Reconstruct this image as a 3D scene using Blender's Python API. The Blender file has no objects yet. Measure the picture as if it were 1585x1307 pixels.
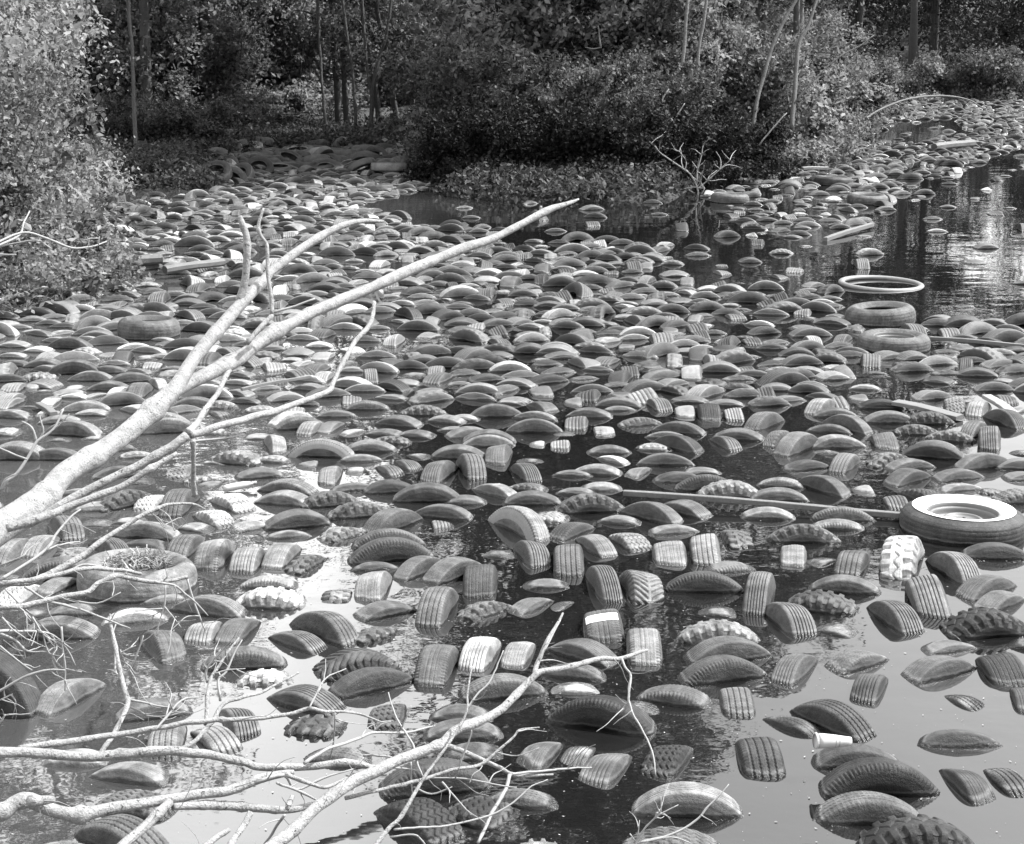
# ---------------------------------------------------------------- measured tyres
# each row: x1 y1 x2 y2 yaw kind tone [lean]   (measured extents in a survey tile; tile origin and scale first)
TILES = '''
@A 0 977
245 280 605 535 55 s 4
745 395 1170 560 15 s 3 -10
905 565 1140 785 95 r 4
1150 560 1485 770 -45 r 4
1320 455 1610 670 -50 r 3
560 800 1035 955 -15 s 4
585 955 1085 1170 -18 z 3
440 1100 1080 1420 -30 r 3
110 1230 620 1500 -8 r 4
830 -15 1165 210 -45 e 3
1250 85 1760 250 8 e 3
310 705 650 835 0 s 5
@B 395 977
85 -26 425 145 -25 r 3
210 -151 640 105 -35 r 3
590 -46 890 100 30 l 3
360 90 900 310 25 c 2
485 185 970 425 22 s 2 -12
985 85 1245 335 82 e 3
1255 25 1500 240 75 r 5
1505 65 1718 225 60 s 4
1270 245 1775 430 12 r 3 -8
80 305 550 520 -28 r 3
170 495 550 665 -12 l 2
-85 215 225 340 5 l 5
705 445 915 615 85 z 2
1110 440 1430 560 -5 s 3
1040 530 1520 670 2 s 3
1170 670 1500 800 5 s 2
800 730 1400 1020 12 e 2
330 700 710 830 -12 r 3
745 1000 1260 1330 -38 z 1
1110 960 1600 1240 -25 z 1
1400 960 1848 1095 -10 r 3
1400 1140 1700 1290 10 z 1
@C 790 977
258 10 640 215 -22 s 3
220 165 530 310 -15 r 3
710 -11 930 215 88 e 4
1060 35 1600 215 18 r 3 -8
1040 150 1565 340 17 e 2 -8
765 315 1200 485 -20 e 3
640 420 890 520 -20 r 4
235 375 870 655 -20 e 1 -14
240 310 540 385 0 s 5
1285 340 1490 520 85 r 3
40 660 335 860 55 s 3
310 700 525 840 60 r 4
425 750 755 970 50 r 3
800 670 1125 915 50 z 1
720 925 1440 1150 -3 r 4 -8
710 1185 1275 1400 0 z 3
80 1270 270 1400 0 l 5
1400 655 1660 905 90 r 2
@D 1185 977
20 135 340 340 50 r 3
375 105 755 270 30 r 3
500 250 775 450 50 r 2
195 405 630 670 -42 r 2
15 510 290 655 -35 r 2
855 140 1275 330 25 r 3
955 50 1265 150 20 s 3
1315 140 1585 345 90 s 1
1510 330 1700 520 70 s 2
1110 390 1330 500 -60 r 3
945 590 1370 720 0 s 2 -22
280 685 800 850 5 s 2
320 740 1030 1030 3 e 1 -12
305 970 935 1185 0 r 3 -10
580 1095 1280 1420 3 l 1 -8
220 1245 450 1420 -20 s 2 -20
1125 840 1365 1055 -68 s 2
1380 840 1600 1020 -62 r 2
1490 20 1750 140 -15 s 2
@E 0 800
-30 125 175 290 60 r 4
160 110 330 250 70 r 4
275 -20 545 160 -45 r 3
525 10 675 60 0 s 4
340 185 520 275 85 l 4
150 245 620 400 8 e 3
535 120 810 270 -35 r 3
710 10 1090 150 -8 s 4
755 95 1015 220 -5 s 2
1075 5 1295 110 -22 s 4
1040 100 1230 260 70 r 3
1210 135 1420 340 85 e 4
1425 180 1610 345 88 r 4
240 370 470 495 50 s 4
-40 305 85 400 20 s 4
0 410 215 560 60 z 5
920 445 1150 540 15 s 4
1060 455 1485 630 -15 r 4
665 545 1010 665 12 r 5 -10
130 600 600 760 0 r 4
300 525 600 620 10 s 3
150 540 330 620 5 s 3
1155 635 1340 785 85 r 4
1345 620 1570 790 75 s 3
1425 -10 1650 105 25 r 4
@F 395 800
-91 355 262 450 -5 e 4
-118 412 297 572 -3 l 5
75 -63 435 85 18 s 3
75 80 330 140 8 s 4
410 40 680 170 25 l 4
670 -50 1015 110 40 r 3
585 70 1050 205 12 e 3
575 125 1100 295 15 e 2
600 265 875 340 8 s 3
1075 20 1220 100 -70 r 3
875 225 1150 400 38 s 3
1045 230 1385 415 38 s 3
1270 295 1495 495 88 s 2
1390 185 1580 265 -15 s 4
60 160 260 320 80 s 4
195 225 410 355 50 l 3
410 445 585 530 90 l 4
617 340 835 525 85 s 4
618 495 970 645 25 s 3
1000 425 1235 660 62 r 3
1240 495 1575 655 25 l 3
@G 790 800
-123 -79 225 154 -40 w 4
120 -73 325 45 -25 z 4
235 10 505 155 35 r 2
555 -25 765 55 -15 s 4
20 150 245 320 -70 r 3
260 170 460 365 88 r 3
415 95 640 250 -50 s 4
615 90 850 225 -50 z 4
75 375 370 450 3 s 3
475 285 670 515 -75 r 3
680 315 925 530 -80 c 4
875 45 1135 120 15 s 4
865 155 1090 300 88 s 4
1100 105 1295 305 85 r 4
1300 85 1475 205 -85 l 3
1216 265 1485 350 12 e 3
945 325 1415 470 -3 e 2
1390 340 1660 590 58 r 3
5 475 255 615 35 s 3
275 515 370 575 40 s 3
445 550 695 760 90 b 3
1135 540 1365 625 -15 s 3
1010 625 1530 790 -3 l 4
@H 1185 800
10 45 445 165 -3 l 3
280 10 600 90 -8 e 4
280 -63 645 35 -5 e 3
75 165 265 305 80 s 4
280 205 445 315 30 s 3
400 190 665 365 52 r 3
645 105 1030 390 58 l 5
1030 210 1280 430 -65 r 4
1205 135 1580 270 -3 s 2
855 350 1125 620 88 r 4
1160 345 1545 530 28 r 3
1275 440 1600 600 25 s 3
1095 535 1600 750 12 l 1
670 515 920 725 -70 r 3
260 350 680 485 -12 s 3
135 420 560 605 -20 l 2
15 530 280 740 -65 r 3
300 635 540 750 -35 s 4
@I 0 620
0 -20 125 60 60 r 4
145 10 230 48 0 s 4
260 -30 360 35 80 r 4
-40 30 165 120 -10 r 4
405 0 675 75 8 r 4
485 50 655 100 -3 s 4
260 80 480 150 0 s 4
290 95 610 235 -12 r 4
-50 115 105 225 -5 z 4
310 210 435 255 0 s 4
-60 225 275 370 -3 r 4
210 265 490 375 0 r 3 -12
630 245 825 325 15 s 3
760 290 940 365 12 l 4
610 385 860 490 20 s 3
395 495 590 590 0 s 4
525 190 650 245 0 s 4
800 430 945 520 5 s 3
610 530 960 690 30 l 3
845 580 1000 690 75 z 5
1010 540 1190 710 85 r 3
1030 390 1180 490 70 z 4
1135 430 1300 515 15 l 4
1235 345 1390 400 -8 s 4
1300 260 1585 405 -18 l 4
1236 475 1360 560 55 s 3
1465 388 1720 490 15 s 3
1290 555 1570 690 -35 z 5
1180 650 1450 790 -35 z 5
895 100 1200 215 8 r 4
830 60 1180 180 5 z 4
1280 50 1415 120 -40 r 3
480 600 700 690 10 r 4
710 690 900 760 -5 s 4
1215 170 1430 215 3 l 4
1085 -20 1290 50 0 r 3
1215 0 1475 55 3 l 4
1500 22 1700 80 5 l 4
1000 265 1120 310 10 s 3
@J 395 620
110 65 330 165 30 s 5
155 80 415 190 12 r 3
265 120 410 220 60 r 4
385 125 540 205 60 s 3
240 190 585 360 -3 w 4 -14
35 205 205 335 -55 s 4
-60 190 110 245 0 s 4
385 45 610 110 3 s 3
570 0 805 65 3 r 3
765 70 1000 175 -18 s 3
900 20 1155 95 0 l 3
535 150 680 225 30 s 4
700 145 900 230 -15 s 3
725 205 935 275 -15 l 3
890 155 1100 240 -18 s 3
1065 80 1275 150 -15 s 4
1190 65 1350 130 -12 s 4
1140 150 1290 195 0 s 3
1335 5 1620 110 5 s 3
555 235 850 320 3 s 4
540 305 765 385 3 s 4
1190 150 1440 240 20 s 3
1275 165 1590 270 3 r 3
1280 205 1585 290 5 s 4 -10
1095 260 1400 365 -5 s 3
10 325 200 390 -5 l 4
245 365 390 430 90 s 3
395 400 525 520 88 e 4
560 405 665 460 88 s 4
735 390 910 475 -45 r 3
845 355 1020 440 -45 r 3
935 300 1055 370 -30 s 3
1020 365 1235 510 68 r 3
1230 330 1415 490 -60 r 3
1410 275 1575 400 80 s 3
35 465 360 590 -18 r 4
36 530 325 655 -12 s 4
500 475 720 570 8 s 3
690 465 965 580 8 s 2
870 485 1235 630 0 s 3
290 540 640 670 15 l 3
475 605 800 735 15 l 3
970 595 1305 740 -12 s 3 -12
1175 570 1400 645 0 s 3
1350 495 1610 610 -25 s 4
@K 790 620
0 375 190 510 -55 r 3
65 350 175 385 0 s 3
0 485 210 570 -20 z 3
-25 555 290 650 0 s 3
270 415 495 475 -5 s 3
410 375 660 465 -12 s 4
550 330 710 400 -30 s 5
480 265 730 335 0 s 3
440 485 675 560 -3 s 4
305 525 495 590 -5 s 3
305 560 690 705 10 l 3
690 600 1030 765 -30 s 3
930 585 1210 730 -28 s 3
770 250 970 315 -8 z 4
795 310 1095 405 -3 s 3
700 400 880 485 45 r 3
850 175 1050 240 -3 s 3
885 195 1165 330 -28 r 2
890 105 1175 215 -20 r 3
680 85 920 170 15 z 3
510 155 635 220 -85 l 4
330 95 480 185 85 r 3
270 190 390 220 0 s 4
110 245 210 295 85 s 4
245 240 370 315 88 r 4
25 60 265 130 -12 s 4
5 100 290 205 -3 s 3 -12
365 20 605 115 -10 s 3
580 25 750 70 0 s 3
1005 30 1135 110 88 s 4
1140 25 1295 135 88 s 1
1310 40 1425 130 85 r 4
1265 125 1535 255 -15 s 3
1235 210 1410 310 -60 r 3
1200 -10 1435 40 0 s 3
900 425 1160 510 5 s 2
1010 440 1390 560 0 e 2
1060 410 1280 460 0 s 3
1130 480 1550 600 0 l 4
1445 530 1827 625 -2 s 3
1425 650 1735 735 -5 r 4
1430 55 1680 185 35 r 3
1555 100 1725 290 40 z 3
840 -20 985 70 -60 r 3
535 -30 800 50 -8 s 3
325 -20 445 40 88 s 3
100 0 290 85 -50 s 3
@L 1185 620
-30 455 215 545 -12 r 4
220 440 480 600 -35 s 3
135 345 375 445 18 s 2 -12
370 305 595 455 45 r 3
286 205 590 300 3 s 4
315 300 415 325 0 s 4
40 170 340 340 35 s 3
265 130 495 210 -12 s 3
290 35 550 110 0 s 3
365 65 620 215 -35 s 3
220 -20 460 95 40 r 4
605 45 905 145 0 s 3
540 -10 860 60 0 s 1
825 75 1170 155 -5 l 2
790 135 1050 215 -3 l 3
640 190 820 305 88 s 3
1000 180 1265 265 -15 l 3
1165 105 1380 240 40 r 3
1270 150 1480 310 62 r 3
1370 50 1570 185 -60 r 3
1200 0 1405 100 45 r 4
1085 -30 1240 85 60 z 4
905 230 1150 300 -5 s 3
860 240 1195 370 -15 s 2
1170 305 1500 430 15 s 3
1420 350 1700 430 0 s 3
1480 240 1640 350 -20 s 3
610 305 885 415 25 l 3
735 345 1030 440 15 s 3
720 405 1030 530 28 s 2
1025 410 1320 505 18 s 3
1085 485 1310 575 15 s 4
845 530 1100 650 -50 z 2
730 580 870 675 88 r 3
525 520 660 585 90 s 4
1465 410 1700 500 10 s 3
1300 480 1450 580 0 z 3
1420 490 1700 640 10 z 3
1495 0 1620 90 30 s 3
@M 0 440
0 325 180 395 -5 r 4
0 380 160 460 -3 s 4
10 410 180 510 -8 s 3
165 440 380 515 0 s 3
315 455 610 560 3 r 3
445 525 690 600 -3 s 4
570 485 770 555 0 s 3
695 505 920 615 18 s 3
125 530 350 600 8 l 4
15 605 150 670 88 r 4
170 595 260 655 85 s 4
5 670 130 760 80 r 4
260 690 360 750 85 s 5
235 630 345 670 5 s 4
400 600 545 655 8 s 4
380 660 530 710 -5 s 5
540 595 800 660 0 s 3
535 640 660 710 30 r 4
670 625 775 705 80 s 5
790 600 915 710 88 e 3
900 550 1040 650 -45 s 5
405 695 665 790 5 r 4
1085 650 1310 770 5 s 3
1380 550 1530 630 -15 e 4
750 330 920 410 15 s 5
840 400 970 470 15 s 4
930 395 1085 465 15 s 4
935 290 1065 360 -15 s 4
320 315 550 400 -10 r 3
500 130 730 230 20 s 4
'''
# dead wood: (parent index, first distance, last distance, [(x, y, radius in px), ...])
LIMBS = {
 'giant': ('dead_limb', 'thick smooth pale dead limb forking over the tyres, the largest of the bare limbs', 'dead limb', [
  (4.6,8.0,[(-420,1060,38),(-180,920,34),(-60,850,30),(10,807,27),(73,769,23),(106,731,20.5),(144,701,19),(192,668,17.5),(247,625,15.5),(274,600,13.8),(296,565,12.5),(323,528,11),(357,487,10),(404,437,8.5),(424,414,8),(478,374,7),(520,352,5.5),(560,342,4),(595,343,2)]),
  (6.70,9.2,[(228,642,9),(262,612,11.5),(293,594,12),(337,571,12),(370,555,11.5),(417,517,11),(471,490,10),(518,467,10),(560,451,9),(614,428,9),(692,394,8),(772,367,7),(840,333,6),(870,319,4),(895,307,1.5)]),
  (9.0,9.0,[(840,335,4),(838,327,3.4),(838,318,1.5)]),
  (7.28,7.28,[(370,470,7),(376,445,6.5),(380,420,6.5),(382,370,6),(376,350,5.5),(370,335,3)]),
  (7.3,7.4,[(421,486,3.5),(420,460,3.2),(414,417,3),(413,380,3),(403,364,3),(400,350,3),(407,322,2)]),
  (7.2,7.3,[(384,531,4),(402,508,4),(421,488,4)]),
  (7.3,7.35,[(421,484,2.4),(450,476,2),(488,463,1.6)]),
 ]),
 'long': ('dead_limb', 'long pale dead limb running below the great forked limb, its end bent upward', 'dead limb', [
  (5.3,5.6,[(10,818,7),(61,801,7),(96,777,7),(152,751,7),(207,726,7),(253,698,8),(290,676,8.5)]),
  (5.6,6.6,[(290,676,6.5),(354,655,6),(400,643,5.6),(440,632,5.2),(505,608,4.6),(517,592,4),(532,561,4),(550,528,4),(574,500,3.4),(580,467,3)]),
  (5.6,6.1,[(290,670,8),(304,654,5.5),(316,638,5),(328,620,4.6),(337,608,4.2),(350,580,3.8),(356,573,2.5)]),
  (5.3,5.5,[(55,805,6),(80,795,6.5),(111,782,6.2),(177,759,5.5),(227,729,5),(275,701,4.2)]),
  (5.6,5.7,[(298,683,4),(299,720,4),(300,745,4),(303,769,4.5)]),
  (5.6,5.9,[(296,683,2),(340,679,1.6),(379,673,1.2)]),
 ]),
 'sprig': ('dead_twig', 'thin white twig with three forked tips hanging beside the great limb', 'twig', [
  (5.2,5.3,[(0,759,3),(10,745,2.6),(23,736,2.6),(43,708,2.4),(58,682,2.4),(83,665,2),(98,633,1.2)]),
  (5.3,5.3,[(57,684,2),(50,662,2),(34,653,1.2)]),
  (5.3,5.3,[(60,681,1.8),(67,668,1.6),(61,643,1)]),
  (5.2,5.2,[(42,711,1.6),(20,703,1.5),(-5,691,1.2)]),
  (5.2,5.2,[(24,734,1.4),(8,742,1.2),(1,755,1)]),
  (5.3,5.3,[(83,665,1.2),(95,655,1),(107,641,.8)]),
 ]),
 'upper': ('dead_twig', 'thin white twig reaching out in front of the leafy shrub at the bank', 'twig', [
  (5.6,5.8,[(-20,386,2.4),(0,379,2.2),(30,364,2),(37,345,1.6),(46,327,1)]),
  (5.6,6.0,[(-20,384,2),(34,360,2),(74,370,2),(111,384,1.8),(140,382,1.5),(165,374,1)]),
  (5.8,5.8,[(0,382,1.6),(55,372,1.5),(80,386,.9)]),
  (5.9,5.9,[(137,382,1),(138,369,.7)]),(5.95,5.95,[(152,379,1),(154,366,.7)]),
  (5.6,5.6,[(-20,394,2),(25,394,1.4)]),
 ]),
 'rising': ('dead_branch', 'bare branch rising from the debris filled flat tyre, its tip arching over', 'branch', [
  (4.7,5.2,[(-60,912,5),(0,904,5),(43,901,5),(83,886,5),(121,864,5),(162,833,4.6),(192,815,4),(222,797,3.4),(250,784,3),(265,780,2.6),(298,780,2),(318,788,1.4)]),
  (4.7,4.9,[(0,899,3),(33,878,2.6),(73,850,2.6),(86,828,2.2),(111,800,1.8),(124,789,1.2)]),
  (4.9,5.0,[(73,851,1.8),(95,843,1.6),(124,839,1)]),
  (4.7,5.0,[(0,904,4),(83,891,4),(116,882,3.8),(160,880,3.6),(192,883,3.2),(217,888,2.6)]),
  (4.9,5.0,[(112,881,2),(135,874,1.7),(180,883,1.5),(200,889,1)]),
  (5.1,5.1,[(232,793,1.4),(248,805,1.2),(256,818,.9)]),(5.1,5.1,[(245,787,1.3),(262,800,1.1),(270,822,.8)]),
  (4.7,4.7,[(0,876,1.6),(38,860,1.2)]),
 ]),
 'hooked': ('dead_branch', 'bare branch crossing just in front of the debris filled flat tyre with drooping twigs', 'branch', [
  (4.6,5.0,[(-60,945,5.5),(0,939,5.5),(40,937,5.2),(76,929,5),(105,922,4.8),(136,917,4.6),(148,905,4.3),(157,899,4.2),(178,892,4),(197,896,3.8),(240,901,3.4),(290,893,2.6)]),
  (5.0,5.0,[(290,896,2.2),(298,926,2),(305,945,1.8),(318,977,1.2)]),
  (4.9,5.0,[(238,901,2.3),(268,906,2),(288,920,1.8),(305,935,1.6),(322,953,1)]),
  (4.7,4.9,[(38,908,2.2),(76,931,2.2),(126,944,2),(177,964,1.8),(202,973,1)]),
  (4.8,4.8,[(100,927,1.6),(150,934,1.4),(187,917,.9)]),
  (4.7,4.8,[(8,912,1.5),(30,935,1.5),(55,958,1.5),(80,985,1.4),(95,999,1)]),
  (4.9,4.9,[(256,906,1.5),(255,935,1.4),(246,965,1.2),(243,985,.9)]),
  (4.9,4.9,[(254,939,1.2),(268,955,1),(280,972,.8)]),(4.9,4.9,[(254,939,1),(243,950,.9),(228,955,.7)]),
 ]),
 'tangle': ('dead_branch', 'tangle of fine pale twigs over the water behind the big upright tyre', 'branch', [
  (4.5,4.7,[(-30,975,3),(0,977,2.6),(40,977,2.2),(75,981,1.8),(93,991,1.2)]),
  (4.6,4.6,[(0,981,2),(25,992,1.8),(43,1008,1.6),(73,1009,1.1)]),
  (4.6,4.6,[(95,970,1.8),(97,1000,1.7),(101,1035,1.6),(100,1070,1)]),
  (4.6,4.6,[(66,977,1.4),(74,1008,1.3),(85,1014,1.1),(109,1019,.9)]),
  (4.6,4.6,[(82,1017,1.4),(96,1033,1.2),(126,1040,.9)]),
  (4.5,4.5,[(0,1000,1.6),(20,1017,1.5),(50,1038,1)]),
  (4.6,4.6,[(50,955,1.6),(70,985,1.4),(100,1000,1.2),(117,1030,.9)]),
  (4.6,4.6,[(72,996,1.2),(90,991,1),(112,1005,.8)]),
  (4.5,4.5,[(-20,1075,3),(0,1069,2.6),(25,1055,2.4),(45,1045,2.2),(76,1038,1.8),(101,1037,1.1)]),
  (4.5,4.5,[(0,1084,1.6),(20,1074,1)]),(4.5,4.5,[(0,1120,1.8),(8,1106,1.2)]),
  (4.6,4.6,[(20,995,1.4),(38,1020,1.1),(36,1000,.8)]),
  (4.6,4.6,[(88,1000,1.1),(81,1020,1),(92,1050,.8)]),
  (4.5,4.5,[(3,955,1.4),(20,975,1.3),(42,990,.9)]),(4.6,4.6,[(30,940,1.2),(52,962,1.2),(60,985,.8)]),
 ]),
 'straight': ('dead_branch', 'long straight pale branch lying low above the dark water with upright twigs', 'branch', [
  (4.3,4.7,[(-60,1162,9),(0,1165,8.5),(76,1168,8.2),(141,1172,8),(202,1167,8),(268,1161,7.6),(303,1169,7),(374,1178,6.5),(400,1187,6.5),(458,1188,6.2),(526,1183,5.6),(562,1185,5.6),(578,1189,4)]),
  (4.7,4.8,[(562,1185,2.5),(605,1188,2),(650,1193,1.2)]),
  (4.4,4.8,[(28,1158,5),(88,1151,5.6),(151,1141,5.2),(187,1137,4.8),(240,1128,4.6),(303,1118,4.2),(351,1115,4),(400,1112,3.6),(440,1108,3.2),(478,1098,3),(503,1101,2.6),(548,1103,2.2),(590,1118,1.2)]),
  (4.6,4.9,[(270,1163,4.2),(290,1155,4),(311,1138,3.8),(328,1118,3.6),(346,1091,3.4),(374,1080,3),(400,1073,2.8),(432,1058,2),(462,1041,1.4)]),
  (4.7,4.9,[(318,1121,3.8),(320,1100,3.4),(321,1078,3.2),(326,1050,3),(340,1030,2.4),(356,1005,2),(370,987,1.2)]),
  (4.8,4.9,[(341,1085,2.4),(338,1053,2.2),(350,1040,1.9),(362,1012,1.5),(374,990,1)]),
  (4.8,4.8,[(321,1058,2.2),(319,1040,2),(330,1022,1.5),(342,1005,.9)]),
  (4.8,4.8,[(332,1043,1.5),(355,1037,1.2),(380,1035,.8)]),
  (4.5,4.9,[(150,1172,4),(160,1160,4),(177,1135,4),(190,1110,3.8),(198,1090,4),(197,1080,4),(190,1058,4),(186,1040,3.6),(181,1015,3.4),(176,990,3),(172,965,2.6),(170,950,1.6)]),
  (4.8,4.9,[(188,1050,2),(179,1040,2),(178,1010,2),(174,985,1.8),(180,965,1.2)]),
  (4.8,4.8,[(186,1011,1.5),(198,1005,1.3),(210,999,.8)]),(4.8,4.8,[(186,1011,1.5),(200,1015,1.2),(215,1016,.8)]),
  (4.8,4.8,[(190,1053,1.8),(207,1025,1.6),(216,1002,1.4),(222,984,1)]),
  (4.8,4.8,[(186,1006,1.3),(196,1030,1.1),(209,1049,.8)]),
  (4.8,4.8,[(198,1082,2),(220,1087,1.8),(243,1093,1.5),(263,1095,1)]),
  (4.8,4.8,[(200,1094,1.8),(217,1101,1.6),(232,1109,1.5),(260,1108,1.2),(287,1102,.9)]),
  (4.5,4.6,[(240,1130,2),(258,1110,1.8),(281,1084,1.6),(308,1079,1)]),
 ]),
 'gnarled': ('dead_branch', 'gnarled thick pale branch with a knobbed elbow, nearest the water edge below all the others', 'branch', [
  (4.1,4.6,[(-70,1275,13),(0,1260,12.5),(25,1245,13),(45,1241,14),(60,1248,13),(81,1255,11),(119,1260,10.5),(177,1252,9.5),(253,1242,9),(303,1227,8.5),(354,1222,8),(400,1206,7.5),(438,1198,6),(455,1196,4.5)]),
  (4.1,4.2,[(45,1240,10),(65,1240,8.5),(79,1239,6)]),
  (4.4,4.7,[(268,1252,6),(300,1249,7),(341,1245,7.4),(400,1251,6.8),(443,1253,6.2),(470,1250,5.6),(496,1242,4)]),
  (4.2,4.4,[(170,1330,9),(192,1305,8.5),(227,1278,8),(245,1260,8),(263,1240,7.5)]),
  (4.4,4.6,[(443,1199,4),(465,1208,3.6),(501,1219,3.2),(530,1208,2.6),(549,1202,1.6)]),
  (4.4,4.6,[(428,1212,2.6),(460,1224,2.4),(496,1241,1.6)]),
  (4.5,4.6,[(395,1212,3.2),(440,1200,3),(458,1222,2.2),(500,1205,2),(547,1190,1.2)]),
  (4.5,4.6,[(446,1250,4),(450,1238,4.4),(452,1232,4)]),
  (4.4,4.5,[(440,1262,2.6),(425,1285,2.4),(410,1307,2)]),
 ]),
 'stub': ('dead_branch', 'short blunt stick standing up between the gnarled and the diagonal branches', 'branch', [
  (4.2,4.3,[(345,1330,5.5),(358,1307,5.4),(375,1280,5.2),(388,1258,5)]),
  (4.2,4.3,[(300,1325,5),(330,1300,5),(354,1285,4)]),
 ]),
 'diagonal': ('dead_branch', 'long pale branch rising diagonally to a broken forked tip above the ribbed tyres', 'branch', [
  (4.2,5.4,[(380,1345,12),(420,1310,11.5),(463,1275,11),(496,1245,10.5),(546,1212,10),(605,1183,9.5),(647,1166,9),(683,1151,8),(706,1131,7.5),(754,1111,7),(795,1078,6),(828,1048,5.5),(843,1039,5),(891,1029,4.4),(931,1019,4),(962,1020,3.4),(1002,1008,2.4)]),
  (5.1,5.3,[(828,1046,4),(834,1022,3.6),(842,1000,3.4),(859,972,3),(872,949,1.4)]),
  (5.1,5.2,[(834,1022,2),(846,1001,1.8),(867,960,1.2)]),
  (5.3,5.2,[(962,1020,2.2),(968,1034,2),(976,1045,2.2),(974,1066,2.2),(973,1086,2)]),
  (5.2,5.0,[(973,1084,1.8),(980,1106,1.7),(992,1126,1.6),(1010,1164,1.4),(1015,1200,.9)]),
  (5.2,5.2,[(974,1086,1.6),(966,1095,1.4),(962,1103,.8)]),
  (4.8,5.0,[(680,1151,5),(715,1163,4.4),(749,1177,4),(775,1190,3.6),(800,1200,3.4),(830,1201,2.6),(857,1200,1.6)]),
  (4.9,5.1,[(789,1199,2.6),(800,1197,2.2),(840,1194,2),(873,1190,1.7),(916,1188,1)]),
  (4.9,4.7,[(789,1200,3.2),(783,1222,3),(774,1237,3),(765,1252,3),(759,1262,2.8),(752,1280,2.6),(740,1305,2.4)]),
  (4.6,4.9,[(534,1236,3.6),(570,1227,3.4),(605,1219,3.2),(650,1208,3),(698,1192,2.8),(743,1184,2.6),(770,1163,2.2),(795,1141,2),(803,1130,1.8),(820,1127,1.5),(835,1126,1)]),
  (4.5,4.9,[(575,1318,4),(600,1284,3.8),(622,1262,3.5),(647,1219,3),(670,1185,2.6),(693,1154,2.4),(712,1122,2),(723,1098,1.8),(724,1070,1.6),(731,1032,1)]),
  (4.9,5.0,[(723,1098,1.8),(738,1075,1.6),(756,1058,1.5),(768,1035,1.2),(779,1007,.8)]),
  (4.6,4.9,[(471,1181,3.2),(490,1170,3),(509,1159,2.8),(545,1147,2.6),(572,1136,2.4),(590,1134,2.2),(630,1134,2),(673,1123,1.2)]),
  (4.8,4.8,[(575,1136,1.8),(590,1122,1.4),(605,1117,.8)]),
  (4.7,4.8,[(478,1097,1.8),(490,1074,1.6),(504,1050,1.3),(536,1035,.9)]),
  (4.7,4.8,[(519,1104,1.4),(516,1149,1.4),(511,1174,1.1)]),
  (4.9,4.7,[(601,1072,1),(611,1105,1.4),(622,1126,1.6),(640,1154,1.8),(647,1185,1.7),(655,1202,1.2)]),
  (4.8,4.8,[(622,1126,1.2),(630,1108,1),(636,1092,.7)]),
  (4.6,4.8,[(610,1284,2),(650,1281,1.9),(693,1278,1.8),(759,1262,1.6),(795,1242,1.4),(823,1217,1.2),(848,1207,.8)]),
  (4.7,4.7,[(604,1296,1.8),(640,1292,1.6),(652,1300,1.4),(660,1312,1.2)]),
  (4.8,4.8,[(640,1218,1.6),(668,1229,1.5),(700,1218,.9)]),
  (4.7,4.7,[(684,1210,1.6),(705,1235,1.4),(729,1262,1)]),
  (4.8,4.8,[(660,1204,1.5),(720,1206,1.4),(775,1216,1.3),(800,1219,.9)]),
  (4.8,4.8,[(704,1195,2),(712,1180,2),(728,1140,1.4),(730,1130,.9)]),
  (4.8,4.8,[(562,1170,2),(580,1169,1.8),(607,1172,1.5)]),(4.8,4.8,[(636,1180,1.6),(636,1205,1.5),(640,1235,1)]),
  (4.9,4.9,[(768,1165,1.2),(800,1170,1),(835,1158,.7)]),
 ]),
 'fringe': ('dead_twig', 'spray of fine white twigs crossing the big pale ribbed tyre', 'twig', [
  (4.9,5.0,[(965,1325,2.4),(987,1306,2.2),(1030,1295,2),(1068,1277,1.9),(1085,1262,1.7),(1093,1252,1.6),(1110,1235,1.3),(1128,1214,.8)]),
  (4.9,4.9,[(978,1315,1.6),(1000,1280,1.4),(1020,1262,1.2),(1050,1246,.8)]),
  (4.9,4.9,[(1012,1268,1.3),(1023,1255,1.1),(1023,1233,.8)]),
  (4.9,4.9,[(990,1305,1.4),(1038,1296,1.3),(1068,1305,1)]),
  (4.9,4.9,[(975,1290,1.2),(985,1302,1.2),(990,1270,.8)]),
  (4.9,4.9,[(1014,1265,1),(1016,1257,.7)]),
 ]),
}
import bpy, math, random
import numpy as np
from mathutils import Vector, Matrix, Euler

rng = np.random.default_rng(11)
random.seed(11)
SC = bpy.context.scene
COL = SC.collection
PI = math.pi

# ---------------------------------------------------------------- camera geometry
H, F, CX, CY, PT = 2.65, 2600.0, 792.5, 653.5, math.radians(13.5)
SP, CP = math.sin(PT), math.cos(PT)
CAM = np.array([0.0, 0.0, H])
def at(px, py, d):
    u, v = (px - CX) / F, (py - CY) / F
    return CAM + d * np.array([u, CP - v * SP, -SP - v * CP])
def gdepth(py, z=0.0):
    return (H - z) / (SP + (py - CY) / F * CP)
def ground(px, py, z=0.0):
    return at(px, py, gdepth(py, z))
def project(P):
    P = np.atleast_2d(P) - CAM
    d = P[:, 1] * CP - P[:, 2] * SP
    up = P[:, 1] * SP + P[:, 2] * CP
    return CX + F * P[:, 0] / d, CY - F * up / d, d

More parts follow.
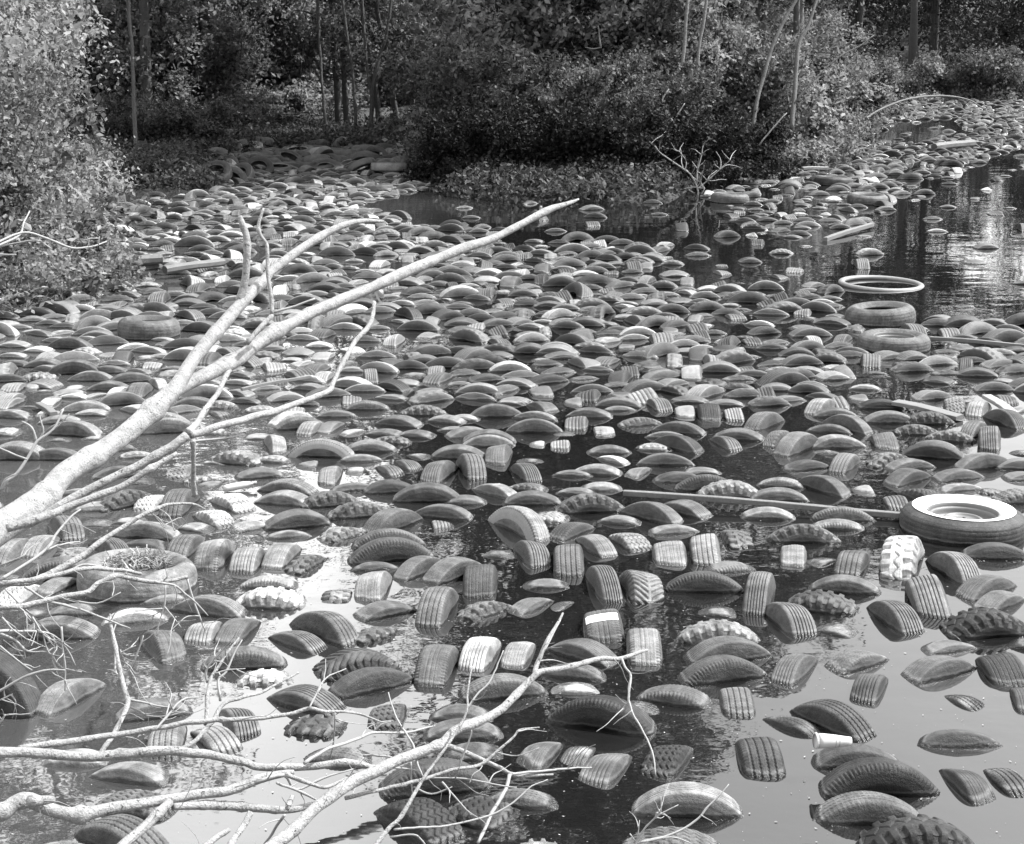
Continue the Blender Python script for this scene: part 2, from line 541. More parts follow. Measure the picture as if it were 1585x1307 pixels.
# ---------------------------------------------------------------- mesh helpers
def mesh_np(name, v, q, smooth=True, attr=None, mats=(), midx=None):
    v = np.asarray(v, np.float32); q = np.asarray(q, np.int32)
    me = bpy.data.meshes.new(name)
    me.vertices.add(len(v)); me.vertices.foreach_set('co', v.ravel())
    k = q.shape[1]
    me.loops.add(q.size); me.loops.foreach_set('vertex_index', q.ravel())
    me.polygons.add(len(q))
    me.polygons.foreach_set('loop_start', np.arange(0, q.size, k, dtype=np.int32))
    me.polygons.foreach_set('loop_total', np.full(len(q), k, np.int32))
    me.polygons.foreach_set('use_smooth', np.full(len(q), smooth, bool))
    if midx is not None: me.polygons.foreach_set('material_index', np.asarray(midx, np.int32))
    for m in mats: me.materials.append(m)
    if attr is not None:
        a = me.attributes.new('tone', 'FLOAT', 'POINT'); a.data.foreach_set('value', np.asarray(attr, np.float32))
    me.update(calc_edges=True); me.validate(verbose=False)
    return me
def link(name, me, parent=None, loc=None):
    o = bpy.data.objects.new(name, me); COL.objects.link(o)
    if parent is not None: o.parent = parent
    if loc is not None: o.location = loc
    return o
def tag(o, label=None, cat=None, group=None, kind=None):
    if label: o['label'] = label
    if cat: o['category'] = cat
    if group: o['group'] = group
    if kind: o['kind'] = kind
    return o
def empty(name, loc=(0, 0, 0)):
    o = bpy.data.objects.new(name, None); COL.objects.link(o); o.location = loc; o.empty_display_size = .1
    return o
def grid_quads(n, m, wrap_n=False, off=0):
    i = np.arange(n if wrap_n else n - 1); j = np.arange(m - 1)
    I, J = np.meshgrid(i, j, indexing='ij'); I2 = (I + 1) % n
    return (np.stack([I * m + J, I2 * m + J, I2 * m + J + 1, I * m + J + 1], -1).reshape(-1, 4) + off)
def join_np(parts):
    V, Q, A, o = [], [], [], 0
    for p in parts:
        V.append(p[0]); Q.append(p[1] + o); o += len(p[0])
        if len(p) > 2: A.append(p[2])
    return np.concatenate(V), np.concatenate(Q), (np.concatenate(A) if A else None)
def catmull(P, n):
    P = np.asarray(P, float); out = []
    E = np.vstack([2 * P[0] - P[1], P, 2 * P[-1] - P[-2]])
    for i in range(1, len(E) - 2):
        a, b, c, d = E[i - 1:i + 3]
        for k in range(n):
            t = k / n
            out.append(.5 * ((2 * b) + (c - a) * t + (2 * a - 5 * b + 4 * c - d) * t * t + (-a + 3 * b - 3 * c + d) * t ** 3))
    out.append(P[-1]); return np.array(out)
def tube(P, R, sides=10, rough=0.0, r=None):
    """closed tapered tube along points P with radii R; the frame is carried along so that it never twists"""
    P = np.asarray(P, float); n = len(P); r = r or rng
    T = np.gradient(P, axis=0); T /= np.linalg.norm(T, axis=1)[:, None] + 1e-9
    s = np.cross(T[0], [0, 0, 1.0]); 
    if np.linalg.norm(s) < 1e-3: s = np.cross(T[0], [1.0, 0, 0])
    V = []; a = np.linspace(0, 2 * PI, sides, endpoint=False)
    ph = r.uniform(0, 6.28, 4)
    for i in range(n):
        s = s - T[i] * s.dot(T[i]); s /= np.linalg.norm(s) + 1e-9; u = np.cross(s, T[i])
        k = 1 + (rough * (np.sin(2 * a + ph[0] + i * .13) + .8 * np.sin(3 * a + ph[1] - i * .21) + .5 * np.sin(5 * a + ph[2] + i * .4)) if rough else 0)
        rr = R[i] * k * np.ones(sides)
        V.append(P[i] + (np.cos(a) * rr)[:, None] * s + (np.sin(a) * rr)[:, None] * u)
    V = np.concatenate(V)
    I, J = np.meshgrid(np.arange(n - 1), np.arange(sides), indexing='ij'); J2 = (J + 1) % sides
    Q = np.stack([I * sides + J, I * sides + J2, (I + 1) * sides + J2, (I + 1) * sides + J], -1).reshape(-1, 4)
    V = np.vstack([V, P[0], P[-1]]); c0, c1 = n * sides, n * sides + 1
    cap = []
    for j in range(0, sides, 2):
        cap.append([c0, (j + 2) % sides, (j + 1) % sides, j])
        b = (n - 1) * sides
        cap.append([c1, b + j, b + (j + 1) % sides, b + (j + 2) % sides])
    return V, np.vstack([Q, cap])

# ---------------------------------------------------------------- materials
def mat(name):
    m = bpy.data.materials.new(name); m.use_nodes = True
    nt = m.node_tree; nt.nodes.clear()
    out = nt.nodes.new('ShaderNodeOutputMaterial')
    b = nt.nodes.new('ShaderNodeBsdfPrincipled')
    nt.links.new(b.outputs[0], out.inputs['Surface'])
    return m, nt, b, out
def N(nt, t, **kw):
    n = nt.nodes.new('ShaderNode' + t)
    for k, v in kw.items():
        if k in n.inputs.keys() if hasattr(n, 'inputs') else False: n.inputs[k].default_value = v
        else: setattr(n, k, v)
    return n
def math_n(nt, op, a, b=None, c=None, clamp=False):
    n = nt.nodes.new('ShaderNodeMath'); n.operation = op; n.use_clamp = clamp
    for i, x in enumerate((a, b, c)):
        if x is None: continue
        if isinstance(x, (int, float)): n.inputs[i].default_value = x
        else: nt.links.new(x, n.inputs[i])
    return n.outputs[0]
def mixf(nt, f, a, b):
    n = nt.nodes.new('ShaderNodeMix'); n.data_type = 'FLOAT'
    for i, x in ((0, f), (2, a), (3, b)):
        if isinstance(x, (int, float)): n.inputs[i].default_value = x
        else: nt.links.new(x, n.inputs[i])
    return n.outputs[0]
def noise(nt, vec, scale, detail=3, rough=.55):
    n = nt.nodes.new('ShaderNodeTexNoise'); n.inputs['Scale'].default_value = scale
    n.inputs['Detail'].default_value = detail; n.inputs['Roughness'].default_value = rough
    if vec is not None: nt.links.new(vec, n.inputs['Vector'])
    return n.outputs['Fac']
def smooth(nt, x, a, b):
    n = nt.nodes.new('ShaderNodeMapRange'); n.interpolation_type = 'SMOOTHSTEP'
    n.inputs['From Min'].default_value = a; n.inputs['From Max'].default_value = b
    nt.links.new(x, n.inputs['Value']); return n.outputs[0]

def rubber(name, mass=False, base=1.0):
    m, nt, b, out = mat(name)
    geo = N(nt, 'NewGeometry'); tc = N(nt, 'TexCoord')
    pos = geo.outputs['Position']
    if mass:
        at_ = N(nt, 'Attribute'); at_.attribute_name = 'tone'; tone = at_.outputs['Fac']
    else:
        oi = N(nt, 'ObjectInfo'); sep = N(nt, 'SeparateColor'); nt.links.new(oi.outputs['Color'], sep.inputs[0]); tone = sep.outputs[0]
    n1 = noise(nt, pos, 9, 5, .65); n2 = noise(nt, pos, 45 if mass else 60, 5, .72); n3 = noise(nt, pos, 3.2, 2)
    v = math_n(nt, 'MULTIPLY', tone, math_n(nt, 'MULTIPLY_ADD', n1, 1.7, .15))
    v = math_n(nt, 'MULTIPLY', v, math_n(nt, 'MULTIPLY_ADD', n2, 1.3, .35))
    if not mass:       # wear lines running round the tyre
        tc2 = N(nt, 'TexCoord'); mpp = N(nt, 'Mapping'); mpp.inputs['Scale'].default_value = (1.6, 150, 1.6); nt.links.new(tc2.outputs['Object'], mpp.inputs[0])
        st = noise(nt, mpp.outputs[0], 1.0, 3, .65)
        v = math_n(nt, 'MULTIPLY', v, math_n(nt, 'MULTIPLY_ADD', st, 1.3, .35))
        mp3 = N(nt, 'Mapping'); mp3.inputs['Scale'].default_value = (14, 5, 14); nt.links.new(tc2.outputs['Object'], mp3.inputs[0])
        v = math_n(nt, 'MULTIPLY', v, math_n(nt, 'MULTIPLY_ADD', smooth(nt, noise(nt, mp3.outputs[0], 1.0, 5, .7), .35, .68), .65, .62))
    # dried mud and dust in patches
    dust = smooth(nt, math_n(nt, 'ADD', math_n(nt, 'MULTIPLY', n3, .6), math_n(nt, 'MULTIPLY', n1, .4)), .50, .66)
    v = mixf(nt, math_n(nt, 'MULTIPLY', dust, .62), v, math_n(nt, 'MULTIPLY_ADD', tone, .9, .030))
    # pale flecks
    n4 = noise(nt, pos, 210, 2, .7)
    v = math_n(nt, 'MULTIPLY_ADD', smooth(nt, n4, .70, .78), .05, v)
    # wet band just above the water
    sx = N(nt, 'SeparateXYZ'); nt.links.new(pos, sx.inputs[0])
    zz = math_n(nt, 'ADD', sx.outputs['Z'], math_n(nt, 'MULTIPLY', math_n(nt, 'SUBTRACT', n1, .5), .03))
    wet = math_n(nt, 'SUBTRACT', 1.0, smooth(nt, zz, .008, .016))
    v = math_n(nt, 'MULTIPLY', v, math_n(nt, 'MULTIPLY_ADD', wet, -.62, 1.0))
    # pale dried line left by the falling water
    tide = math_n(nt, 'MULTIPLY', smooth(nt, zz, .012, .016), math_n(nt, 'SUBTRACT', 1.0, smooth(nt, zz, .018, .024)))
    v = math_n(nt, 'MULTIPLY_ADD', math_n(nt, 'MULTIPLY', tide, n2), .07, v)
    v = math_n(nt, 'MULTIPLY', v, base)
    rgb = N(nt, 'CombineColor')
    for i in range(3): nt.links.new(v, rgb.inputs[i])
    nt.links.new(rgb.outputs[0], b.inputs['Base Color'])
    nt.links.new(mixf(nt, wet, math_n(nt, 'MULTIPLY_ADD', n2, .5, .34), .2), b.inputs['Roughness'])
    b.inputs['Specular IOR Level'].default_value = .18
    bp = N(nt, 'Bump'); bp.inputs['Strength'].default_value = .9; bp.inputs['Distance'].default_value = .005
    nt.links.new(math_n(nt, 'ADD', n2, math_n(nt, 'MULTIPLY', n4, .5)), bp.inputs['Height'])
    nt.links.new(bp.outputs[0], b.inputs['Normal'])
    return m
def simple(name, val, rough=.7, var=.5, scale=8, bump=.3, dist=.01, flecks=0.0):
    m, nt, b, out = mat(name); tc = N(nt, 'TexCoord'); oc = tc.outputs['Object']
    n1 = noise(nt, oc, scale, 4, .6); n2 = noise(nt, oc, scale * 7, 3, .6)
    v = math_n(nt, 'MULTIPLY', val, math_n(nt, 'ADD', math_n(nt, 'MULTIPLY_ADD', n1, var, 1 - var * .75), math_n(nt, 'MULTIPLY', math_n(nt, 'SUBTRACT', n2, .5), var)))
    if flecks:
        v = math_n(nt, 'MULTIPLY', v, math_n(nt, 'MULTIPLY_ADD', smooth(nt, noise(nt, oc, scale * 2.3, 3, .7), .60, .70), -flecks, 1.0))
    rgb = N(nt, 'CombineColor')
    for i in range(3): nt.links.new(v, rgb.inputs[i])
    nt.links.new(rgb.outputs[0], b.inputs['Base Color']); b.inputs['Roughness'].default_value = rough
    if bump:
        bp = N(nt, 'Bump'); bp.inputs['Strength'].default_value = bump; bp.inputs['Distance'].default_value = dist
        nt.links.new(math_n(nt, 'ADD', n1, math_n(nt, 'MULTIPLY', n2, .4)), bp.inputs['Height']); nt.links.new(bp.outputs[0], b.inputs['Normal'])
    return m
def leafmat(name, lo, hi, trans=.35):
    m, nt, b, out = mat(name)
    a = N(nt, 'Attribute'); a.attribute_name = 'tone'
    v = math_n(nt, 'MULTIPLY_ADD', a.outputs['Fac'], hi - lo, lo)
    rgb = N(nt, 'CombineColor')
    for i in range(3): nt.links.new(v, rgb.inputs[i])
    nt.links.new(rgb.outputs[0], b.inputs['Base Color']); b.inputs['Roughness'].default_value = .6
    b.inputs['Specular IOR Level'].default_value = .14
    t = N(nt, 'BsdfTranslucent'); nt.links.new(rgb.outputs[0], t.inputs['Color'])
    mx = N(nt, 'MixShader'); mx.inputs[0].default_value = trans
    nt.links.new(b.outputs[0], mx.inputs[1]); nt.links.new(t.outputs[0], mx.inputs[2]); nt.links.new(mx.outputs[0], out.inputs['Surface'])
    return m

M = {}
M['rubber'] = rubber('rubber'); M['mass'] = rubber('rubber_mass', True)
M['side'] = rubber('sidewall_rubber', False, .5)  # darker tone: sidewall shade painted in, besides thinner dust
M['white'] = simple('whitewall_rubber', .45, .6, .4, 9, .1, .002)
M['whitedirty'] = simple('faded_whitewall', .10, .6, .6, 14, .2, .004)
M['limb'] = simple('bleached_wood', .17, .8, 1.1, 22, 1.0, .012, .9)
M['twigwood'] = simple('bleached_twig', .15, .75, .35, 30, .3, .002, .4)
M['steel'] = simple('painted_steel', .06, .6, .25, 10, .15, .002)
M['black'] = simple('shadow_black', .02, .8, .2)
M['bark'] = simple('bark', .075, .9, .8, 5, .8, .03, .4)
M['barkdark'] = simple('dark_bark', .03, .9, .8, 5, .8, .03, .4)
M['palebark'] = simple('pale_bark', .06, .85, .6, 6, .7, .02, .4)
M['mud'] = simple('mud_bank', .016, 1.0, .8, 2.0, .8, .08)
M['plank'] = simple('weathered_board', .075, .8, .5, 9, .3, .004)
M['barkplank'] = simple('grey_pole', .075, .85, .7, 12, .5, .006, .4)
M['plankwhite'] = simple('painted_board', .15, .6, .3, 9, .2, .003)
M['paper'] = simple('paper', .26, .6, .08, 20, .1, .002)
M['ink'] = simple('ink', .12, .6, .2, 20, 0)
M['leafbright'] = leafmat('leaves_bright', .03, .25, .5)  # lighter leaf tone: sunlight on the foliage put into the colour
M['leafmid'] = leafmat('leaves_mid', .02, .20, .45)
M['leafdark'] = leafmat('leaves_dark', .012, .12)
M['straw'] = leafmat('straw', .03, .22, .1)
M['leafshade'] = leafmat('leaves_shaded', .004, .020, .3)  # near-black leaves: shade at the water's edge and far wood painted in

def water():
    m, nt, b, out = mat('pond_water')
    geo = N(nt, 'NewGeometry'); pos = geo.outputs['Position']
    big = noise(nt, pos, .35, 3, .5); fine = noise(nt, pos, 7, 4, .6)
    sx = N(nt, 'SeparateXYZ'); nt.links.new(pos, sx.inputs[0])
    west = math_n(nt, 'SUBTRACT', 1.0, smooth(nt, math_n(nt, 'ADD', sx.outputs['X'], math_n(nt, 'MULTIPLY', big, 2.0)), -1.6, .8))
    v = math_n(nt, 'MULTIPLY_ADD', west, .022, .004)          # paler water colour towards the west side
    v = math_n(nt, 'MULTIPLY', v, math_n(nt, 'MULTIPLY_ADD', fine, .8, .6))
    # drifting scum and specks
    sp = noise(nt, pos, 46, 3, .75)
    patch = smooth(nt, noise(nt, pos, 1.1, 3, .6), .45, .62)
    speck = math_n(nt, 'MULTIPLY', smooth(nt, sp, .69, .73), patch)
    v = mixf(nt, math_n(nt, 'MULTIPLY', speck, .6), v, .2)
    rgb = N(nt, 'CombineColor')
    for i in range(3): nt.links.new(v, rgb.inputs[i])
    nt.links.new(rgb.outputs[0], b.inputs['Base Color'])
    b.inputs['IOR'].default_value = 1.95
    b.inputs['Specular IOR Level'].default_value = .5
    nt.links.new(math_n(nt, 'MULTIPLY_ADD', speck, .5, .02), b.inputs['Roughness'])
    mp = N(nt, 'Mapping'); mp.inputs['Scale'].default_value = (1, 1.3, 1); nt.links.new(pos, mp.inputs[0])
    r1 = noise(nt, mp.outputs[0], 9, 2, .5); r2 = noise(nt, mp.outputs[0], 1.6, 2, .5)
    calm = smooth(nt, noise(nt, pos, .55, 2, .5), .40, .66)
    h = math_n(nt, 'ADD', math_n(nt, 'MULTIPLY', r1, math_n(nt, 'MULTIPLY_ADD', calm, .0008, .0003)), math_n(nt, 'MULTIPLY', r2, .004))
    bp = N(nt, 'Bump'); bp.inputs['Strength'].default_value = 1; bp.inputs['Distance'].default_value = 1.0
    nt.links.new(h, bp.inputs['Height']); nt.links.new(bp.outputs[0], b.inputs['Normal'])
    return m
M['water'] = water()

# ---------------------------------------------------------------- the setting
POND_PX = [(-260, 800), (-120, 560), (-30, 462), (60, 425), (110, 385), (150, 335), (130, 296), (330, 292), (352, 262), (420, 246),
           (520, 243), (690, 240), (705, 275), (690, 305), (800, 314), (960, 312), (1050, 308), (1075, 290), (1130, 276), (1250, 236), (1272, 200), (1330, 158),
           (1585, 140), (2100, 128)]
pond = [tuple(ground(x, y)[:2]) for x, y in POND_PX] + [(60, 20), (14, 3.2), (-8, 3.2)]
def inside(x, y, poly):
    r = np.zeros(x.shape, bool); n = len(poly)
    for i in range(n):
        x1, y1 = poly[i]; x2, y2 = poly[(i + 1) % n]
        c = ((y1 > y) != (y2 > y)) & (x < (x2 - x1) * (y - y1) / (y2 - y1 + 1e-12) + x1)
        r ^= c
    return r
def edge_dist(x, y, poly):
    d = np.full(x.shape, 1e9)
    for i in range(len(poly)):
        a = np.array(poly[i]); b = np.array(poly[(i + 1) % len(poly)]); ab = b - a
        t = np.clip(((x - a[0]) * ab[0] + (y - a[1]) * ab[1]) / (ab @ ab), 0, 1)
        d = np.minimum(d, np.hypot(x - a[0] - t * ab[0], y - a[1] - t * ab[1]))
    return d
def bumps(x, y):
    return (np.sin(x * 1.9 + .6 * np.sin(y * 1.3)) * np.sin(y * 2.1 + x * .4) * .5 + np.sin(x * 5.1 + 1) * np.sin(y * 4.7 + 2) * .25)
def height(x, y):
    s = edge_dist(x, y, pond); ins = inside(x, y, pond)
    s = np.where(ins, s, -s)
    land = -s
    h = np.where(ins, -np.clip(s * .6, 0, 1.0) - .02, np.clip(land * .5, 0, .28) + np.clip(land - 1, 0, 8) * .03 + bumps(x, y) * .07 * np.clip(land, 0, 1))
    far = np.clip((y - 48) / 60, 0, 1)
    return h + np.where(ins, 0, far * far * (3 - 2 * far) * 6.5)
def build_ground():
    xs = np.concatenate([[-400, -200, -100, -70, -50], np.arange(-40, 46.1, .4), [55, 70, 100, 200, 400]])
    ys = np.concatenate([[-200, -80, -30, -10, -3, 0, 1.5], np.arange(2.4, 72, .4), [80, 95, 120, 180, 300, 600]])
    X, Y = np.meshgrid(xs, ys, indexing='ij')
    Z = height(X, Y)
    v = np.stack([X, Y, Z], -1).reshape(-1, 3)
    q = grid_quads(len(xs), len(ys))
    o = link('ground', mesh_np('ground', v, q, True, mats=[M['mud']])); o['kind'] = 'structure'
    v = np.array([[-60, 1, 0], [60, 1, 0], [60, 75, 0], [-60, 75, 0]]); 
    o = link('water', mesh_np('water', v, [[0, 1, 2, 3]], False, mats=[M['water']])); o['kind'] = 'structure'
build_ground()

# ---------------------------------------------------------------- tyre archetypes (wheel axis along y)
R0, W0, WT = .33, .16, .065
def tri(x): return 2 * np.abs(2 * (x - np.floor(x + .5))) - 1
def sq(x, duty, s=.12):
    f = x - np.floor(x); d = np.abs(f - .5)          # 1 inside the notch
    return np.clip((duty / 2 - d) / s + .5, 0, 1)
def groove(y, yc, hw):
    return np.clip(1.6 - np.abs(y - yc) / hw, 0, 1)
def disp(kind, th, y, t):
    """inward depth of the pattern at angle th, width position y, distance t past the shoulder"""
    u = th / (2 * PI); d = np.zeros(np.broadcast(th, y).shape); ay = np.abs(y)
    fall = np.clip(1 - t / .030, 0, 1)
    if kind == 'r':
        for yc in (-.043, -.026, -.009, .009, .026, .043): d = np.maximum(d, .0075 * groove(y, yc, .0021))
    elif kind == 'q':
        for yc in (-.040, -.014, .014, .040): d = np.maximum(d, .0075 * groove(y, yc + .0024 * tri(u * 96), .0024))
        d = np.maximum(d, .003 * sq(u * 96, .3) * (ay > .050) * fall)
    elif kind == 's':
        d = .0012 * np.sin(th * 5 + y * 60) + 0 * y
        for i_, yc in enumerate((-.047, -.034, -.018, .0, .016, .034, .047)): d = d + (.0010 + .0016 * ((np.sin(th * 1.5 + i_ * 2.1) * .5 + .5))) * groove(y, yc, .0015)
    elif kind in 'eb':
        for yc in (-.020, .0, .020): d = np.maximum(d, .004 * groove(y, yc, .0018))
        d = np.maximum(d, .0065 * sq(u * 104, .45) * np.clip((ay - .046) / .004, 0, 1) * fall)
    elif kind == 'l':
        off = np.where(y > 0, .5, 0)
        d = np.maximum(d, .016 * sq(u * 30 + off, .48, .07) * np.clip((ay - .027) / .004, 0, 1) * np.clip(1 - t / .05, 0, 1) ** .5)
        d = np.maximum(d, .010 * groove(y, .012 * tri(u * 30), .003))
    elif kind == 'c':
        ph = u * 46 + ay * 26
        d = np.maximum(d, .012 * sq(ph, .40, .08) * np.clip((ay - .006) / .003, 0, 1) * np.clip(1 - t / .045, 0, 1) ** .5)
    elif kind == 'z':
        for yc in (-.039, -.013, .013, .039): d = np.maximum(d, .0085 * groove(y, yc + .0085 * tri(u * 40), .0030))
        d = np.maximum(d, .0085 * sq(u * 40 + .25, .34, .1) * np.clip((ay - .050) / .003, 0, 1) * fall)
    return d
SWP = catmull([(.065, .3190), (.0695, .312), (.0755, .288), (.0795, .262), (.078, .238), (.0725, .215), (.064, .198), (.056, .188), (.050, .184), (.047, .190), (.056, .212), (.063, .245), (.060, .275), (.048, .296), (.025, .305), (0, .308)], 3)
def tread_mesh(kind, nth, ny):
    th = np.linspace(0, 2 * PI, nth, endpoint=False)[:, None]; y = np.linspace(-WT, WT, ny)[None, :]
    e = np.abs(y) / WT
    r = R0 - .0055 * e ** 2 - .0055 * e ** 12 - disp(kind, th, y, 0.0)
    r = r * (1 + .004 * np.sin(th * 3 + 1) + .002 * np.sin(th * 7))
    v = np.stack([r * np.sin(th), y + 0 * th, r * np.cos(th)], -1).reshape(-1, 3)
    return v, grid_quads(nth, ny, True)
def side_mesh(kind, nth, sgn, only=None):
    P = SWP.copy(); seg = np.hypot(*np.diff(P, axis=0).T); t = np.concatenate([[0], np.cumsum(seg)])
    th = np.linspace(0, 2 * PI, nth, endpoint=False)[:, None]
    y0 = np.full(t.shape, WT)[None, :]
    d = disp(kind, th, sgn * y0 * np.ones_like(th), t[None, :]) * (t[None, :] < .06)
    r = P[None, :, 1] - d; yy = P[None, :, 0] - .25 * d
    # raised rings and fine flutes pressed into the sidewall
    ring = .0018 * groove(t, .034, .0022) + .0014 * groove(t, .075, .002) + .0012 * groove(t, .082, .0015)
    flute = .0016 * sq(th / (2 * PI) * 150, .5, .2) * ((t > .008) & (t < .030))[None, :] if kind in 'eqb' else 0
    yy = yy + ring[None, :] + flute
    r = r * (1 + .004 * np.sin(th * 3 + 1) + .002 * np.sin(th * 7))
    v = np.stack([r * np.sin(th), sgn * yy + 0 * th, r * np.cos(th)], -1).reshape(-1, 3)
    q = grid_quads(nth, len(t), True)
    return v, (q if sgn > 0 else q[:, ::-1])
SPEC = {'r': (150, 98), 'q': (384, 70), 's': (110, 104), 'e': (416, 44), 'l': (420, 46), 'c': (552, 46), 'z': (480, 66)}
ARCH = {}
for k, (nth, ny) in SPEC.items():
    v, q = tread_mesh(k, nth, ny)
    ARCH[k] = (mesh_np('tread_' + k, v, q[:, ::-1], True, mats=[M['rubber']]),
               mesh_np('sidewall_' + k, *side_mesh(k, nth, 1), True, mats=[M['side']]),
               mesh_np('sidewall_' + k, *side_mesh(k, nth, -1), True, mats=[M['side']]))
def wmesh(m):
    v, q = side_mesh('e', 416, -1); n = len(SWP)
    mi = np.zeros(len(q), int); col = np.arange(len(q)) % (n - 1)
    mi[(col >= 3) & (col <= 9)] = 1
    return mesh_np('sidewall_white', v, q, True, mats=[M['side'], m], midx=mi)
WSIDE = wmesh(M['whitedirty'])
BAND = None
TONE = {1: .010, 2: .024, 3: .049, 4: .094, 5: .20}
def make_tyre(kind, loc, yaw, tilt, R, W, tone, spin, name='tyre_casing', rnd=None):
    rnd = rnd or random
    root = empty(name, loc)
    root.rotation_mode = 'YXZ'; root.rotation_euler = (tilt, spin, yaw)
    s = R / R0; root.scale = (s, W / W0, s)
    k = kind if kind in ARCH else {'w': 'e', 'b': 'e'}[kind]
    if k == 'r' and rnd.random() < .4: k = 'q'
    a, b, c = ARCH[k]
    if kind == 'w': c = WSIDE
    t = TONE[tone] * rnd.uniform(.85, 1.2)
    for nm, me in (('tread', a), ('sidewall', b), ('sidewall', c)):
        o = link(nm, me, root); o.color = (t, t, t, 1)
    return root

# ---------------------------------------------------------------- solving each measured tyre for its real size and place
CG, WG = np.linspace(.14, .80, 34), np.linspace(.10, .30, 17)
def cap_points(c, W, R, tilt):
    ph = np.linspace(-1.35, 1.35, 31)
    prof = np.array([(-.41, -.005), (0, .0), (.41, -.005), (-.42, -.015), (.42, -.015), (-.47, -.035), (.47, -.035), (-.5, -.07), (.5, -.07)])
    r = R + prof[:, 1]; y = prof[:, 0] * W
    X = r[:, None] * np.sin(ph); Z = r[:, None] * np.cos(ph); Y = y[:, None] + 0 * X
    ct, st = math.cos(tilt), math.sin(tilt)
    Y2 = Y * ct - Z * st; Z2 = Y * st + Z * ct
    h = R - math.sqrt(max(R * R - c * c / 4, 1e-4))
    Z2 = Z2 - (R * ct - h); Y2 = Y2 + R * st
    return X.ravel(), Y2.ravel(), Z2.ravel(), h
def solve(x1, y1, x2, y2, yaw0, tilt, wp=.15):
    yc = (y1 + y2) / 2
    for it in range(2):
        d = gdepth(yc); s = F / d; de = PT + math.atan((yc - CY) / F)
        wt, ht = (x2 - x1) / s, (y2 - y1) / s
        best = None
        sd, cd = math.sin(de), math.cos(de)
        free = 18 if 20 < abs(math.degrees(yaw0)) < 75 else 8
        yaws = yaw0 + np.radians(np.linspace(-free, free, 7)); cy, sy = np.cos(yaws)[:, None], np.sin(yaws)[:, None]
        for c in CG:
            R = .265 if c < .41 else .265 * c / .41
            for W in WG:
                Ws = W * (1 if c < .5 else c / .5 * .9)
                X, Y, Z, h = cap_points(c, Ws, R, tilt)
                m = Z > -.002
                if m.sum() < 4: continue
                X, Y, Z = X[m][None], Y[m][None], Z[m][None]
                xw = X * cy - Y * sy; yw = X * sy + Y * cy
                v = yw * sd + Z * cd
                w_, h_ = np.ptp(xw, axis=1), np.ptp(v, axis=1)
                cost = ((w_ - wt) / wt) ** 2 + ((h_ - ht) / ht) ** 2 + .35 * ((W - wp) / wp) ** 2 + .03 * ((yaws - yaw0) / math.radians(free)) ** 2
                k = int(np.argmin(cost))
                if best is None or cost[k] < best[0]: best = (cost[k], c, Ws, R, h, v[k].min(), (xw[k].max() + xw[k].min()) / 2, yaws[k])
        yc = y2 + best[5] * s
    cost, c, W, R, h, vmin, xo, yaw = best
    P = ground((x1 + x2) / 2, yc); P[0] -= xo
    ct, st = math.cos(tilt), math.sin(tilt)
    ox, oy = -math.sin(yaw) * (R * st), math.cos(yaw) * (R * st)
    return np.array([P[0] + ox, P[1] + oy, -(R * ct - h)]), R, W, c, P, float(yaw)

rows = []; tile = None; org = None; idx = 0
for line in TILES.strip().splitlines():
    p = line.split()
    if p[0][0] == '@': tile = p[0][1]; org = (int(p[1]), int(p[2])); idx = 0; continue
    idx += 1
    b = [float(a) / 3.96 for a in p[:4]]
    rows.append(dict(id=tile + str(idx), x1=b[0] + org[0], y1=b[1] + org[1], x2=b[2] + org[0], y2=b[3] + org[1],
                     yaw=math.radians(float(p[4])), kind=p[5], tone=int(p[6]), lean=float(p[7]) if len(p) > 7 else None))
for r in rows:
    w = min(r['x2'], 1585) - max(r['x1'], 0); h = min(r['y2'], 1307) - max(r['y1'], 0); r['area'] = max(w, 0) * max(h, 0)
    r['cx'], r['cy'] = (max(r['x1'], 0) + min(r['x2'], 1585)) / 2, (r['y1'] + min(r['y2'], 1307)) / 2
rows.sort(key=lambda r: -r['area'])
N_IND = 286
ind, rest = rows[:N_IND], rows[N_IND:]
rr = random.Random(5)
for r in rows:
    ln = r['lean'] if r['lean'] is not None else rr.uniform(-14, -1)
    r['tilt'] = math.radians(ln)
    r['loc'], r['R'], r['W'], r['c'], r['P'], r['yaw'] = solve(r['x1'], r['y1'], r['x2'], r['y2'], r['yaw'], r['tilt'], .20 if r['kind'] in 'lcz' and r['tone'] != 3 else .15)

